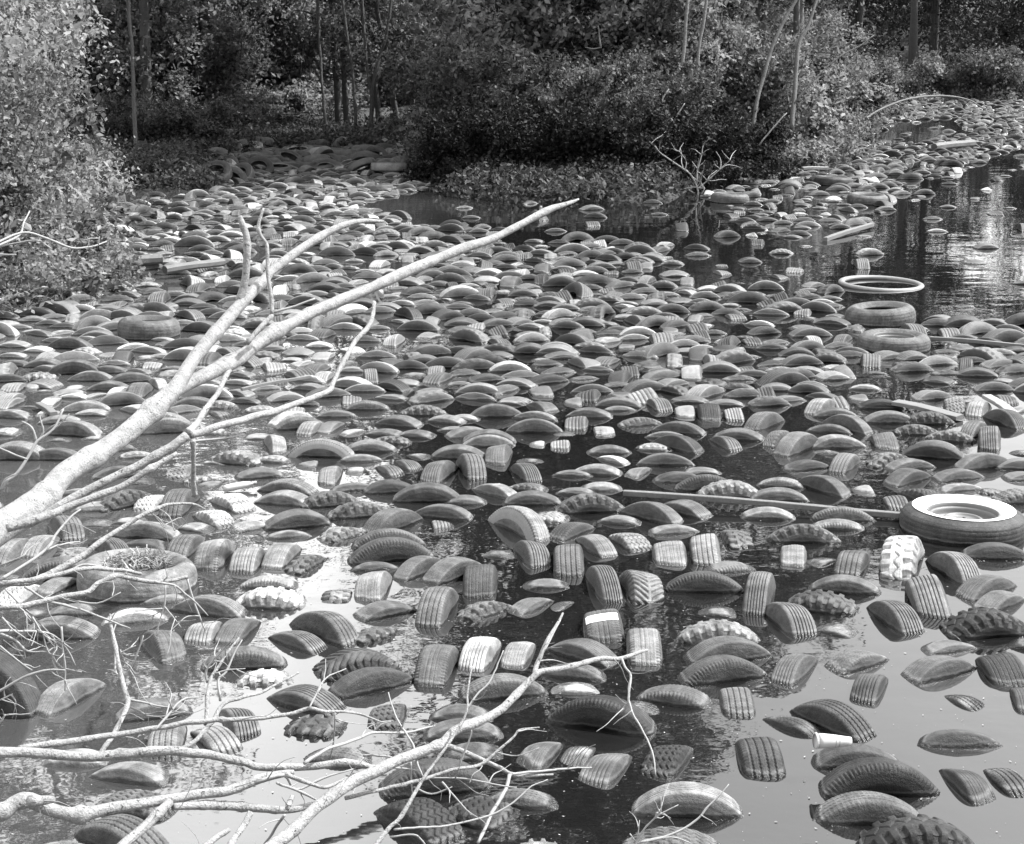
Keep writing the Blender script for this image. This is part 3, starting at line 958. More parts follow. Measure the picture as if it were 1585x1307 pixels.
# ---------------------------------------------------------------- labels
SPECIAL = {
 'H7': ('pale crumbling block-tread tyre leaning in front of the whitewall wheel', 'crumbling block-tread tyre'),
 'G21': ('end-on tyre with a white painted band across its tread', 'white-banded tyre'),
 'D15': ('big blackish tractor-like chunky tyre cut by the bottom edge of the photo', 'big bottom chunky tyre'),
 'D14': ('large ribbed tyre between the sipe-edged giant and the blackish chunky tyre', 'large double-lined tyre'),
 'D13': ('huge dark tyre with a fluted shoulder, piled right against the paper cup tyre', 'huge fluted tyre'),
 'D12': ('rough mud-coated tyre on which the white paper cup lies', 'mud-coated tyre'),
 'D11': ('lone smooth tyre lying low like a dark-bellied lens in open bright water', 'lens-shaped lone tyre'),
 'D8': ('plain black smooth tyre end-on in bright water near the frame edge', 'plain black tyre'),
 'D5': ('dark ribbed tyre just left of the white paper cup', None), 'D4': ('dark slanting ribbed tyre just beyond the white paper cup', None),
 'C15': ('large ribbed tyre with a bright bleached patch on top, behind fine twigs', 'bleach-patched ribbed tyre'),
 'C14': ('blackish zigzag-tread tyre touched by the drooping twig of the diagonal branch', 'twig-touched zigzag tyre'),
 'C8': ('big blackish tyre leaning back with its broad dark sidewall showing', 'big leaning blackish tyre'),
 'C9': ('whitish sliver of tyre just beyond the big leaning blackish tyre', None),
 'C17': ('dark ribbed tyre end-on where the dark and bright reflections meet', 'reflection-edge tyre'),
 'C3': ('pale end-on tyre with notched edges beside the broken tip of the diagonal branch', 'notched end-on tyre'),
 'B7': ('whitish end-on tyre with black ribs, brightest in the lower middle', 'bright black-ribbed tyre'),
 'B6': ('grey end-on ribbed tyre just left of the bright black-ribbed one', None),
 'B8': ('small patchy pale tyre just right of the bright black-ribbed one', None),
 'B4': ('dark chevron-tread tyre behind a smooth one in the bright water', 'dark chevron tyre'),
 'B5': ('smooth tyre right in front of the dark chevron-tread one', None),
 'B21': ('blackish zigzag truck tyre below the low straight twigs, second of the pair', 'second zigzag pair tyre'),
 'B20': ('blackish zigzag truck tyre crossed by a pale branch at the bottom, first of the pair', 'first zigzag pair tyre'),
 'B13': ('dark zigzag end-on tyre standing alone behind thin twigs in bright water', 'lone zigzag tyre'),
 'A2': ('pale smooth tyre like an upturned boat beside the big upright tyre', 'upturned-boat pale tyre'),
 'A11': ('notch-edged tyre below the debris filled flat tyre, holding a row of square teeth', 'toothed tyre'),
 'A7': ('pale smooth tyre with a clean cut end between the two lowest branches', 'clean pale tyre'),
 'A9': ('large ribbed tyre under the gnarled branch near the bottom', 'ribbed tyre under gnarled branch'),
 'A5': ('pale slanting ribbed tyre whose dark side faces the long straight branch', 'pale tyre touching straight branch'),
 'F13': ('pale smooth end-on tyre beside a jagged lug tyre in bright water', 'pale end-on tyre by jagged lugs'),
 'F11': ('dark glossy round-domed tyre with a bright glint', 'glossy domed tyre'),
 'F5': ('long notch-edged tyre, the farther of two stacked arcs in bright water', 'farther stacked arc'),
 'F6': ('long dark notch-edged tyre, the nearer of two stacked arcs in bright water', 'nearer stacked arc'),
 'G1': ('big slanting tyre with a dirty white sidewall and teeth along its shoulder', 'dirty whitewall tyre'),
 'G11': ('pale end-on tyre with jagged chevron blocks like a rasp', 'jagged rasp tyre'),
 'G10': ('ribbed end-on tyre with a small white chip on its shoulder', 'white-chipped ribbed tyre'),
 'G17': ('long dark tyre with finely fluted shoulder at the centre of dark water', 'long fluted tyre'),
 'G23': ('pale scalloped chunky tyre above two stacked smooth arcs', 'scalloped tyre'),
 'G18': ('upright ribbed tyre slanting beside the end of the long fluted tyre', 'upright slanting ribbed tyre'),
 'G14': ('pale round-topped ribbed end-on tyre like a ball in dark water', 'ball-like ribbed tyre'),
 'H1': ('chunky tyre with square black gaps between its blocks, below the long pole', 'square-gapped chunky tyre'),
 'H10': ('ribbed end-on tyre with white edges standing at the edge of the bright water', 'white-edged ribbed tyre'),
 'H13': ('blackish chunky tyre like a ridged shell at the frame edge in bright water', 'ridged shell tyre'),
 'H9': ('dark smooth tyre right in front of the whitewall wheel', None),
 'H8': ('ribbed tyre with a bleached lower half beside the crumbling block-tread tyre', 'half-bleached ribbed tyre'),
 'H16': ('dark chunky tyre tilted in front of a plain smooth arc', 'tilted dark chunky tyre'),
 'K31': ('blackish glossy domed tyre with a bright loop-shaped glint', 'loop-glint dome'),
 'K39': ('pale chunky tyre with scribbled bright mud on its side, beyond the long pole', 'mud-scribbled tyre'),
 'K11': ('grey chunky tyre at the start of the long pole, ribs like a caterpillar', 'caterpillar tyre'),
 'L5': ('upright tyre with bold stripes and a dark round side', 'bold-striped tyre'),
 'L12': ('pale striped tyre with a bright band round its shoulder', 'bright-shouldered striped tyre'),
 'L16': ('smooth end-on tyre with rounded corners alone in black water', None),
 'L20': ('tall ribbed end-on tyre by the bright water at the frame edge', 'tall ribbed edge tyre'),
 'J5': ('grey smooth tyre just beyond the white-flanked tyre', None),
 'J6': None,
 'J39': ('long smooth tyre, broadest of the arcs in the middle distance', 'broadest middle arc'),
 'J42': ('smooth oval-sided tyre tipped back in front of the broadest middle arc', 'tipped oval tyre'),
 'I25': ('pale chunky tyre arching like a comb beside the hanging stem', 'comb-like arching tyre'),
 'I28': ('whitish zigzag tyre, the farther of two crusted ones', 'farther crusted tyre'),
 'I12': ('grey ribbed tyre lying broad in open water left of the great limb', 'broad tyre by great limb'),
 'I19': ('dark-toothed chunky tyre directly under the lower limbs', 'toothed tyre under limbs'),
 'I8': ('pale ribbed tyre bulging beside the thin white twig', 'bulging tyre by white twig'),
 'K17': ('small ribbed tyre standing up slantwise in the centre', None),
}
SPECIAL['J6'] = ('tyre tipped back with a bright dirty white flank like a shell', 'white-flanked tyre')
ORD = ['', 'second ', 'third ', 'fourth ', 'fifth ', 'sixth ', 'seventh ', 'eighth ', 'ninth ', 'tenth ']
KW = {'r': 'ribbed', 's': 'smooth', 'z': 'zigzag-tread', 'l': 'chunky', 'e': 'notch-edged', 'c': 'chevron-tread', 'w': 'whitewalled', 'b': 'banded'}
TW = {1: 'blackish', 2: 'dark', 3: 'grey', 4: 'pale', 5: 'whitish'}
def pose(y):
    a = abs(math.degrees(y)); return 'end-on' if a > 65 else ('side-on' if a < 24 else 'slanting')
def sector(dx, dy):
    a = math.degrees(math.atan2(-dy * 1.6, dx)) % 360
    return ['right of', 'beyond and right of', 'beyond', 'beyond and left of', 'left of', 'in front and left of', 'in front of', 'in front and right of'][int(((a + 22.5) % 360) // 45)]
anch = [(r, SPECIAL[r['id']][1]) for r in ind if SPECIAL.get(r['id']) and SPECIAL[r['id']][1]]
anch.append((dict(cx=1490, cy=800, id='W'), 'whitewall wheel')); anch.append((dict(cx=212, cy=885, id='Q'), 'debris-filled flat tyre'))
anch.append((dict(cx=1292, cy=1150, id='U'), 'white paper cup'))
used = set()
for r in ind:
    if SPECIAL.get(r['id']): r['label'] = SPECIAL[r['id']][0]; used.add(r['label'])
for r in ind:
    if 'label' in r: continue
    cands = sorted(anch, key=lambda a: math.hypot(a[0]['cx'] - r['cx'], 1.6 * (a[0]['cy'] - r['cy'])))[:6]
    best = None
    for a, nm in cands:
        sec = sector(r['cx'] - a['cx'], r['cy'] - a['cy']); D = math.hypot(a['cx'] - r['cx'], 1.6 * (a['cy'] - r['cy']))
        rank = sum(1 for o in ind if o is not r and o['id'] != a['id'] and sector(o['cx'] - a['cx'], o['cy'] - a['cy']) == sec and math.hypot(a['cx'] - o['cx'], 1.6 * (a['cy'] - o['cy'])) < D)
        lab = f"{TW[r['tone']]} {KW[r['kind']]} tyre {pose(r['yaw'])}, " + (f"{ORD[rank]}tyre {sec} the {nm}" if 0 < rank < 10 else f"just {sec} the {nm}" if rank == 0 else None or '')
        if rank < 10 and lab not in used and (best is None or rank < best[0]): best = (rank, lab)
    r['label'] = best[1] if best else f"{TW[r['tone']]} {KW[r['kind']]} tyre {pose(r['yaw'])} beyond the {cands[0][1]}"
    if len(r['label'].replace(',', '').split()) > 15: r['label'] = r['label'].replace(' ' + pose(r['yaw']) + ',', ',')
    used.add(r['label'])

GRP = 'worn tyres standing half sunk in the pond'
for r in ind:
    rd = random.Random(hash(r['id']) if False else sum(ord(c) * 31 ** i for i, c in enumerate(r['id'])))
    o = make_tyre(r['kind'], r['loc'], r['yaw'], r['tilt'], r['R'], r['W'], r['tone'], rd.uniform(0, 6.28), 'truck_tyre_casing' if r['c'] > .5 else 'tyre_casing', rd)
    if r['kind'] == 'b':
        # white painted band across the crown of this one tyre
        th = np.linspace(-.27, -.03, 40)[:, None]; y = np.linspace(-WT - .001, WT + .001, 20)[None, :]
        e = np.abs(y) / WT; rr_ = R0 - .0055 * e ** 2 - .0055 * e ** 12 + .0016 + 0 * th
        sp = o.rotation_euler[1]; T = th - sp + .0
        # band sits where the crown faces the sky: undo the spin
        v = np.stack([rr_ * np.sin(T), y + 0 * th, rr_ * np.cos(T)], -1).reshape(-1, 3)
        link('paint_band', mesh_np('paint_band', v, grid_quads(40, 20)[:, ::-1], True, mats=[M['white']]), o)
    tag(o, r['label'], 'tyre', GRP)
# the big upright tyre half out of frame
o = make_tyre('s', (0, 0, 0), 0, 0, .35, .19, 2, .4, 'truck_tyre_casing', random.Random(3))
Pt = ground(-72, 1105); o.location = (Pt[0], Pt[1] + .05, -.10); o.rotation_euler = (math.radians(-10), .4, math.radians(-6))
tag(o, 'big dark tyre standing upright and half out of frame, its hollow showing', 'tyre', GRP)

# ---------------------------------------------------------------- flat floating tyres and wheels
def lathe(prof, n=96):
    prof = np.asarray(prof, float); th = np.linspace(0, 2 * PI, n, endpoint=False)[:, None]
    v = np.stack([prof[:, 0] * np.cos(th), prof[:, 0] * np.sin(th), prof[:, 1] + 0 * th], -1).reshape(-1, 3)
    return v, grid_quads(n, len(prof), True)
def flat_tyre(px, py, wpx, label, tone=3, kind='e', zc=.03, tilt=(0, 0), white=False, rim=False, Wd=.17, name='tyre_casing', group='tyres floating flat on the water', rounded=False):
    P = ground(px, py, zc + .06); d = gdepth(py, zc + .06)
    R = wpx / 2 * d / F
    root = empty(name, (P[0], P[1], zc))
    root.rotation_euler = (math.radians(tilt[0]), math.radians(tilt[1]), rng.uniform(0, 6))
    s = R / R0; t = TONE[tone]
    X = Matrix.Rotation(PI / 2, 4, 'X'); S = Matrix.Diagonal((s, s, Wd / W0, 1))
    hz = Wd / 2
    if rim or rounded:      # balloon-shaped casing: shoulder to shoulder in one sweep, bead and liner inside
        up = [(.92, .78), (.82, .98), (.73, 1.02), (.65, .90), (.59, .72), (.555, .60), (.57, .50), (.66, .66), (.78, .74), (.90, .55), (.95, 0)]
        crown_ = catmull([(R * .92, hz * .78), (R * .965, hz * .58), (R * .99, hz * .30), (R, 0), (R * .99, -hz * .30), (R * .965, -hz * .58), (R * .92, -hz * .78)], 5)
        th_ = 160; v, q = lathe(crown_, th_)
        for jj in range(len(crown_)):      # shallow tread lines
            if abs(crown_[jj][1]) < hz * .55 and jj % 5 == 2: v[jj::len(crown_), :2] *= .993
        a_ = link('tread', mesh_np('tread', v, q, True, mats=[M['rubber']]), root)
        b_ = link('sidewall', mesh_np('sidewall', *lathe(catmull([(R * x, hz * z) for x, z in up], 3), th_), True, mats=[M['rubber']]), root)
        c_ = link('sidewall', mesh_np('sidewall', *lathe(catmull([(R * x, -hz * z) for x, z in up], 3), th_), True, mats=[M['rubber']]), root)
        for o in (a_, b_, c_): o.color = (t, t, t, 1)
    else:
        for nm, me in zip(('tread', 'sidewall', 'sidewall'), ARCH[kind]):
            o = link(nm, me, root); o.matrix_local = S @ X; o.color = (t, t, t, 1)
    if white:
        pr = [(R * .570, hz * .68), (R * .60, hz * .82), (R * .64, hz * .93), (R * .70, hz * 1.02), (R * .76, hz * 1.06), (R * .80, hz * 1.065), (R * .815, hz * 1.04)]
        pr = catmull(pr, 4); link('whitewall', mesh_np('whitewall', *lathe(pr, 128), True, mats=[M['white']]), root)
    if rim:
        pr = catmull([(R * .575, hz * .66), (R * .568, hz * .76), (R * .553, hz * .78), (R * .538, hz * .66), (R * .53, hz * .52), (R * .512, hz * .50), (R * .495, hz * .40), (R * .475, hz * .12), (R * .44, hz * .06), (R * .36, hz * .18), (R * .30, hz * .36), (R * .265, hz * .38), (R * .235, hz * .26), (R * .20, hz * .20), (R * .12, hz * .18), (R * .085, hz * .17), (R * .083, -hz * .2)], 4)
        rm = link('rim', mesh_np('rim', *lathe(pr, 128), True, mats=[M['steel']]), root)
        for k in range(5):
            a = k * 2 * PI / 5 + .4; q = lathe([(.0001, .0), (.0075, .0), (.0085, -.004)], 12)
            link('bolt_hole', mesh_np('bolt_hole', q[0] + np.array([math.cos(a) * R * .155, math.sin(a) * R * .155, hz * .19 + .0035]), q[1], True, mats=[M['black']]), rm)
        for k in range(4):
            a = k * PI / 2 + .9; q = lathe([(.0001, .0), (.012, .0), (.014, -.003)], 12)
            link('vent_hole', mesh_np('vent_hole', q[0] * np.array([1.4, .8, 1]) + np.array([math.cos(a) * R * .40, math.sin(a) * R * .40, hz * .12 + .004]), q[1], True, mats=[M['black']]), rm)
        dk = lathe([(.0001, -hz * .1), (R * .084, -hz * .1)], 32); link('hub_hole', mesh_np('hub_hole', *dk, True, mats=[M['black']]), rm)
    tag(root, label, 'wheel' if rim else 'tyre', group)
    return root
flat_tyre(1491, 793, 192, 'whitewall car wheel with steel rim floating flat, its white ring facing up', 2, 's', .03, (0, 1.5), True, True, .165, 'wheel_assembly')
flat_tyre(1384, 521, 112, 'wheel with a rusty steel rim floating flat beyond the whitewall wheel', 3, 's', .035, (0, 0), False, True, .17, 'wheel_assembly')
flat_tyre(1363, 480, 108, 'grey tyre floating flat, stacked between the rimmed wheel and the pale ring tyre', 3, 's', .045, (2, 3), Wd=.2, rounded=True)
Pr = ground(1364, 438, .02); Rr_ = 65 * gdepth(438) / F
aa = np.linspace(0, 2 * PI, 17); v, q = lathe([(Rr_ * .925 + Rr_ * .075 * math.cos(t), .024 * math.sin(t)) for t in aa], 120)
ring = link('rubber_ring', mesh_np('rubber_ring', v, q[:, ::-1], True, mats=[M['whitedirty']]), None, (Pr[0], Pr[1], .008)); ring.rotation_euler = (math.radians(1), math.radians(1.5), 0)
tag(ring, 'large thin pale rubber ring floating flat at the open water edge', 'rubber ring')
DEB = flat_tyre(212, 880, 184, 'pale flat tyre filled with straw and debris under the bare branches', 4, 's', .02, (-3, 4), Wd=.20, rounded=True)
flat_tyre(230, 500, 96, 'thick smooth tyre floating flat left of the great limb fork', 3, 's', .05, (0, 3), Wd=.2, rounded=True)
flat_tyre(172, 303, 44, 'flat tyre ring lying below the dark mud bank at the far left', 3, 's', .02, (0, 0))
flat_tyre(1130, 302, 60, 'flat grey tyre floating beside the white dead shrub', 3, 's', .04, (0, 3), rounded=True)
flat_tyre(1290, 276, 60, 'smooth dark tyre lying flat below the white board', 2, 's', .04, (0, 3), rounded=True)
flat_tyre(1343, 303, 64, 'thick grey tyre lying flat with two pale scraps beside it', 3, 's', .05, (0, 3), rounded=True)
# straw caught in the flat tyre
def straw(center, rad, n, seed):
    g = np.random.default_rng(seed); parts = []
    for i in range(n):
        a = g.uniform(0, 2 * PI); r = rad * math.sqrt(g.uniform(0, 1)); c = center + np.array([math.cos(a) * r, math.sin(a) * r, g.uniform(0, .07)])
        b = g.uniform(0, 2 * PI); L = g.uniform(.04, .13); dv = np.array([math.cos(b), math.sin(b), g.uniform(-.2, .6)]) * L
        bend = g.normal(0, .015, 3)
        P = np.array([c - dv / 2, c + bend, c + dv / 2]); w = g.uniform(.001, .0035)
        nrm = np.cross(dv, [0, 0, 1]); nrm /= np.linalg.norm(nrm) + 1e-9
        v = np.concatenate([P - nrm * w, P + nrm * w]); parts.append((v, np.array([[0, 1, 4, 3], [1, 2, 5, 4]]), np.full(6, g.uniform(0, 1) ** 1.5)))
    return join_np(parts)
Pd = np.array(DEB.location)
v, q, a = straw(Pd + np.array([0, 0, .03]), .16, 1100, 4)
tag(link('straw_clump', mesh_np('straw_clump', v, q, False, a, [M['straw']])), 'clump of dry straw and twigs caught inside the pale flat tyre', 'straw')

# ---------------------------------------------------------------- the far mass of tyres (one stuff object)
def arc_low(kind, nseg, span=1.15):
    th = np.linspace(-span, span, nseg)[:, None]
    if kind == 'r': ty = np.sort(np.concatenate([np.linspace(-WT, WT, 6)] + [[yc - .0038, yc - .0012, yc + .0012, yc + .0038] for yc in (-.043, -.022, 0, .022, .043)]))
    elif kind == 'l': ty = np.array([-.062, -.045, -.031, -.027, -.01, .01, .027, .031, .045, .062])
    else: ty = np.linspace(-WT, WT, 7)
    e = np.abs(ty) / WT
    d = np.zeros((nseg, len(ty)))
    if kind == 'r':
        for yc in (-.043, -.022, 0, .022, .043): d = np.maximum(d, .008 * (np.abs(ty - yc) < .0016)[None, :])
    if kind == 'l':
        d = .016 * ((np.arange(nseg)[:, None] // 2 + (ty > 0)[None, :]) % 2) * (np.abs(ty) > .029)[None, :]
    r = R0 - .0055 * e ** 2 - .0055 * e ** 12 - d
    T = np.stack([r * np.sin(th), ty[None, :] + 0 * th, r * np.cos(th)], -1)
    SW = SWP[[2, 5, 8, 12, 17, 22]]
    L = np.stack([SW[::-1, 1] * np.sin(th), -SW[::-1, 0] + 0 * th, SW[::-1, 1] * np.cos(th)], -1)
    Rr = np.stack([SW[:, 1] * np.sin(th), SW[:, 0] + 0 * th, SW[:, 1] * np.cos(th)], -1)
    A = np.concatenate([L, T, Rr], 1); m = A.shape[1]
    return A.reshape(-1, 3), grid_quads(nseg, m)[:, ::-1]
def full_low(nth=22, st=3):
    th = np.linspace(0, 2 * PI, nth, endpoint=False)[:, None]
    e = np.linspace(-1, 1, 5); prof = np.concatenate([np.stack([-SWP[::-st, 0], SWP[::-st, 1]], 1), np.stack([e * .055, R0 - .008 * e ** 2], 1), np.stack([SWP[::st, 0], SWP[::st, 1]], 1)])
    A = np.stack([prof[:, 1] * np.sin(th), prof[:, 0] + 0 * th, prof[:, 1] * np.cos(th)], -1)
    return A.reshape(-1, 3), grid_quads(nth, len(prof), True)[:, ::-1]
LOW = {'r': arc_low('r', 13), 's': arc_low('s', 13), 'l': arc_low('l', 39), 'hr': arc_low('r', 25), 'hs': arc_low('s', 25), 'hl': arc_low('l', 59), 'f': full_low(30, 2)}
FULL = full_low(40, 2)
def sidefac(V):      # sidewall shade put into the tone, besides less dust than the tread
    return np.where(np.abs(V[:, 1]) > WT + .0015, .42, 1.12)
def xf(V, loc, yaw, tilt, spin, R, W):
    v = V * np.array([R / R0, W / W0, R / R0])
    cs, ss = math.cos(spin), math.sin(spin); v = np.stack([v[:, 0] * cs + v[:, 2] * ss, v[:, 1], -v[:, 0] * ss + v[:, 2] * cs], 1)
    ct, st = math.cos(tilt), math.sin(tilt); v = np.stack([v[:, 0], v[:, 1] * ct - v[:, 2] * st, v[:, 1] * st + v[:, 2] * ct], 1)
    c, s = math.cos(yaw), math.sin(yaw); v = np.stack([v[:, 0] * c - v[:, 1] * s, v[:, 0] * s + v[:, 1] * c, v[:, 2]], 1)
    return v + loc
parts = []; g = np.random.default_rng(21)
for r in rest:
    k = {'r': 'hr', 'z': 'hl', 'l': 'hl', 'c': 'hl'}.get(r['kind'], 'hs'); V, Q = LOW[k]
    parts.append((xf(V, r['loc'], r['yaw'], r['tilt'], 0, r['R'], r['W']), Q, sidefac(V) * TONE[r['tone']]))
FIELD = [(-420, 640), (-60, 478), (60, 436), (112, 396), (158, 345), (150, 308), (335, 300), (352, 266), (420, 252), (520, 249), (690, 258), (688, 285), (620, 300), (560, 318), (640, 347), (760, 352), (930, 374), (1040, 382), (1040, 440), (1200, 450), (1290, 440), (1300, 490), (1440, 495), (1620, 500), (1780, 540), (1780, 622), (-420, 660)]
MIDR = [(1040, 382), (1110, 378), (1250, 405), (1260, 445), (1200, 450), (1040, 440)]
RIGHT = [(1085, 302), (1130, 290), (1245, 250), (1275, 212), (1325, 172), (1400, 160), (1600, 150), (1600, 225), (1540, 240), (1470, 275), (1420, 310), (1350, 345), (1300, 362), (1200, 372), (1085, 365)]
HOLE = [(1370, 190), (1480, 182), (1490, 208), (1400, 222), (1360, 215)]
OPEN = [(1085, 372), (1300, 365), (1430, 300), (1600, 232), (1600, 480), (1440, 480), (1290, 440), (1260, 405)]
BARE = [(700, 300), (1080, 300), (1080, 370), (930, 366), (700, 345)]
DARK = [(150, 296), (330, 292), (330, 305), (150, 303)]
pts = []; cell = {}
excl = np.array([r['P'][:2] for r in ind + rest])
flats = np.array([list(o.location[:2]) for o in bpy.data.objects if o.get('group') == 'tyres floating flat on the water'])
def try_add(x, y, md):
    ci, cj = int(x // .5), int(y // .5)
    for a in range(ci - 1, ci + 2):
        for b in range(cj - 1, cj + 2):
            for (px, py, pm) in cell.get((a, b), ()):
                if math.hypot(px - x, py - y) < (md + pm) / 2: return False
    cell.setdefault((ci, cj), []).append((x, y, md)); return True
for e in excl: try_add(e[0], e[1], .24)
for f_ in flats: cell.setdefault((int(f_[0] // .5), int(f_[1] // .5)), []).append((f_[0], f_[1], .62))
for da in np.linspace(0, 2 * PI, 14)[:-1]:
    rx_, ry_ = Pr[0] + Rr_ * .9 * math.cos(da), Pr[1] + Rr_ * .9 * math.sin(da); cell.setdefault((int(rx_ // .5), int(ry_ // .5)), []).append((rx_, ry_, .42))
cand = np.stack([g.uniform(-13, 22, 260000), g.uniform(6.5, 62, 260000)], 1)
px, py, dd = project(np.column_stack([cand, np.zeros(len(cand))]))
iF, iM, iR, iH, iO, iB = [inside(px, py, p) for p in (FIELD, MIDR, RIGHT, HOLE, OPEN, BARE)]
inp = inside(cand[:, 0], cand[:, 1], pond); cand_ok = inp & (edge_dist(cand[:, 0], cand[:, 1], pond) > .1)
for k in range(len(cand)):
    if not (-520 < px[k] < 1800): continue
    md = None
    if iF[k]: md = .16 + .085 * g.random()
    elif iM[k]: md = .42 + .25 * g.random()
    elif iR[k] and not iH[k]: md = .23 + .2 * g.random()
    elif iH[k]: md = 1.3
    elif iO[k]: md = 2.0 if px[k] > 1420 else 1.2
    elif iB[k]: md = 2.4
    elif (px[k] < -40 and 600 < py[k] < 1250) or (px[k] > 1620 and 600 < py[k] < 1300): md = .32 + .3 * g.random()
    if md is None or ((px[k] < -30 or px[k] > 1620) and not cand_ok[k]): continue
    # loose strips of open water inside the field
    wv = math.sin(cand[k, 0] * 1.1 + 1.7 * math.sin(cand[k, 1] * .7)) * math.sin(cand[k, 1] * 1.3 + cand[k, 0] * .6)
    if iF[k] and wv > .6: md *= 1.7
    if try_add(cand[k, 0], cand[k, 1], md): pts.append((cand[k, 0], cand[k, 1], iF[k]))
print('mass tyres', len(pts))
for (x, y, f_) in pts:
    u = g.random()
    far = y > 21
    kind = 's' if u < (.22 if y < 24 else .6) else ('r' if u < .82 else 'l')
    if far and kind == 'l' and g.random() < .5: kind = 's'
    w_ = g.random()
    mdx = 1
    yaw = g.normal(2, 18) if w_ < .52 else (g.normal(90, 9) if w_ < .70 else g.uniform(-90, 90))
    R = float(np.clip(g.normal(.25, .03), .20, .34)); W = float(np.clip(g.normal(.160, .022), .11, .22))
    h = float(np.clip(g.gamma(5.0, .0105 if y < 24 else .0095), .014, .13)); tilt = math.radians(g.normal(-8, 9))
    tone = float(np.clip((.042 + .026 * (x < -1)) * (.7 if y > 34 else 1) * math.exp(g.normal(0, .5)), .009, .25))
    if g.random() < .035: tone = .15
    h = min(h, .38 * R)
    V, Q = LOW[kind]; z = -(R * math.cos(tilt) - h)
    if (h > .165): V, Q = LOW['f']
    if g.random() < .003 and y > 23: V, Q = LOW['f']; tilt = math.radians(90 + g.normal(0, 6)); z = g.uniform(-.02, .02); tone = min(tone, .12)
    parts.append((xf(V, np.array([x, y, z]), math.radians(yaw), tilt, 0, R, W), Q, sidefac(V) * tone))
# heap on the far landing: tyres lying and leaning on each other
HEAP = [(318, 284), (335, 250), (352, 236), (430, 224), (560, 230), (700, 236), (690, 258), (520, 252), (420, 252)]
hc = np.stack([g.uniform(-8, 2, 9000), g.uniform(28, 44, 9000)], 1); hx, hy, _ = project(np.column_stack([hc, np.full(len(hc), .15)]))
ok = inside(hx, hy, HEAP); cell.clear()
for x, y in hc[ok]:
    if not try_add(x, y, .23): continue
    R = g.uniform(.25, .33); W = g.uniform(.13, .20); w_ = g.random(); tn = float(np.clip(.062 * math.exp(g.normal(0, .55)), .012, .22))
    zb = max(0.0, float(height(np.array([x]), np.array([y]))[0])) * .6
    if w_ < .50: V, Q = LOW['hs' if g.random() < .6 else 'hr']; tilt = math.radians(g.normal(-10, 14)); z = zb - R + g.uniform(.05, .13)
    elif w_ < .80: V, Q = FULL; tilt, z = math.radians(90 + g.normal(0, 20)), zb + g.uniform(.0, .14)
    else: V, Q = FULL; tilt = math.radians(g.choice([-1, 1]) * g.uniform(25, 60)); z = zb + g.uniform(-.05, .08)
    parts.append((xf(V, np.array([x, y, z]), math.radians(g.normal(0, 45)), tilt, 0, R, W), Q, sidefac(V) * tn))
V, Q, A = join_np(parts)
o = link('distant_tyres', mesh_np('distant_tyres', V, Q, True, A, [M['mass']]))
tag(o, 'hundreds of smaller worn tyres crowding the pond beyond the nearer ones', 'tyres', None, 'stuff')

# ---------------------------------------------------------------- dead limbs
def limb_mesh(z0, z1, pts, seed, sides=12):
    g_ = np.random.default_rng(seed); n = len(pts)
    L = np.array([0] + list(np.cumsum([math.hypot(pts[i + 1][0] - pts[i][0], pts[i + 1][1] - pts[i][1]) for i in range(n - 1)])), float); L /= L[-1] + 1e-9
    P = np.array([np.append(at(p[0], p[1], z0 + (z1 - z0) * t), p[2] * (z0 + (z1 - z0) * t) / F) for p, t in zip(pts, L)])
    mx = max(p[2] for p in pts); sub = 9 if mx > 10 else 7 if mx > 4 else 4
    C = catmull(P, sub); rad = np.maximum(C[:, 3] * .93, .0008)
    big = mx > 3
    k = len(C); arc = np.concatenate([[0], np.cumsum(np.linalg.norm(np.diff(C[:, :3], axis=0), axis=1))]); mr = rad.mean()
    grid = np.arange(0, arc[-1] + 4 * mr, 4 * mr); wob = np.interp(arc, grid, g_.normal(0, 1, len(grid)))
    rad = rad * (1 + .05 * wob)
    for _ in range(int(arc[-1] / (14 * mr)) + 1):            # knots and old twig scars
        c_ = g_.uniform(0, arc[-1]); rad = rad * (1 + g_.uniform(.10, .24) * np.exp(-((arc - c_) / (1.0 * mr)) ** 2))
    grid2 = np.arange(0, arc[-1] + 7 * mr, 7 * mr)
    for ax_ in range(3): C[:, ax_] += np.interp(arc, grid2, g_.normal(0, .22, len(grid2))) * mr
    return tube(C[:, :3], rad, sides if big else 6, .025 if big else .02, g_)
sd = 100
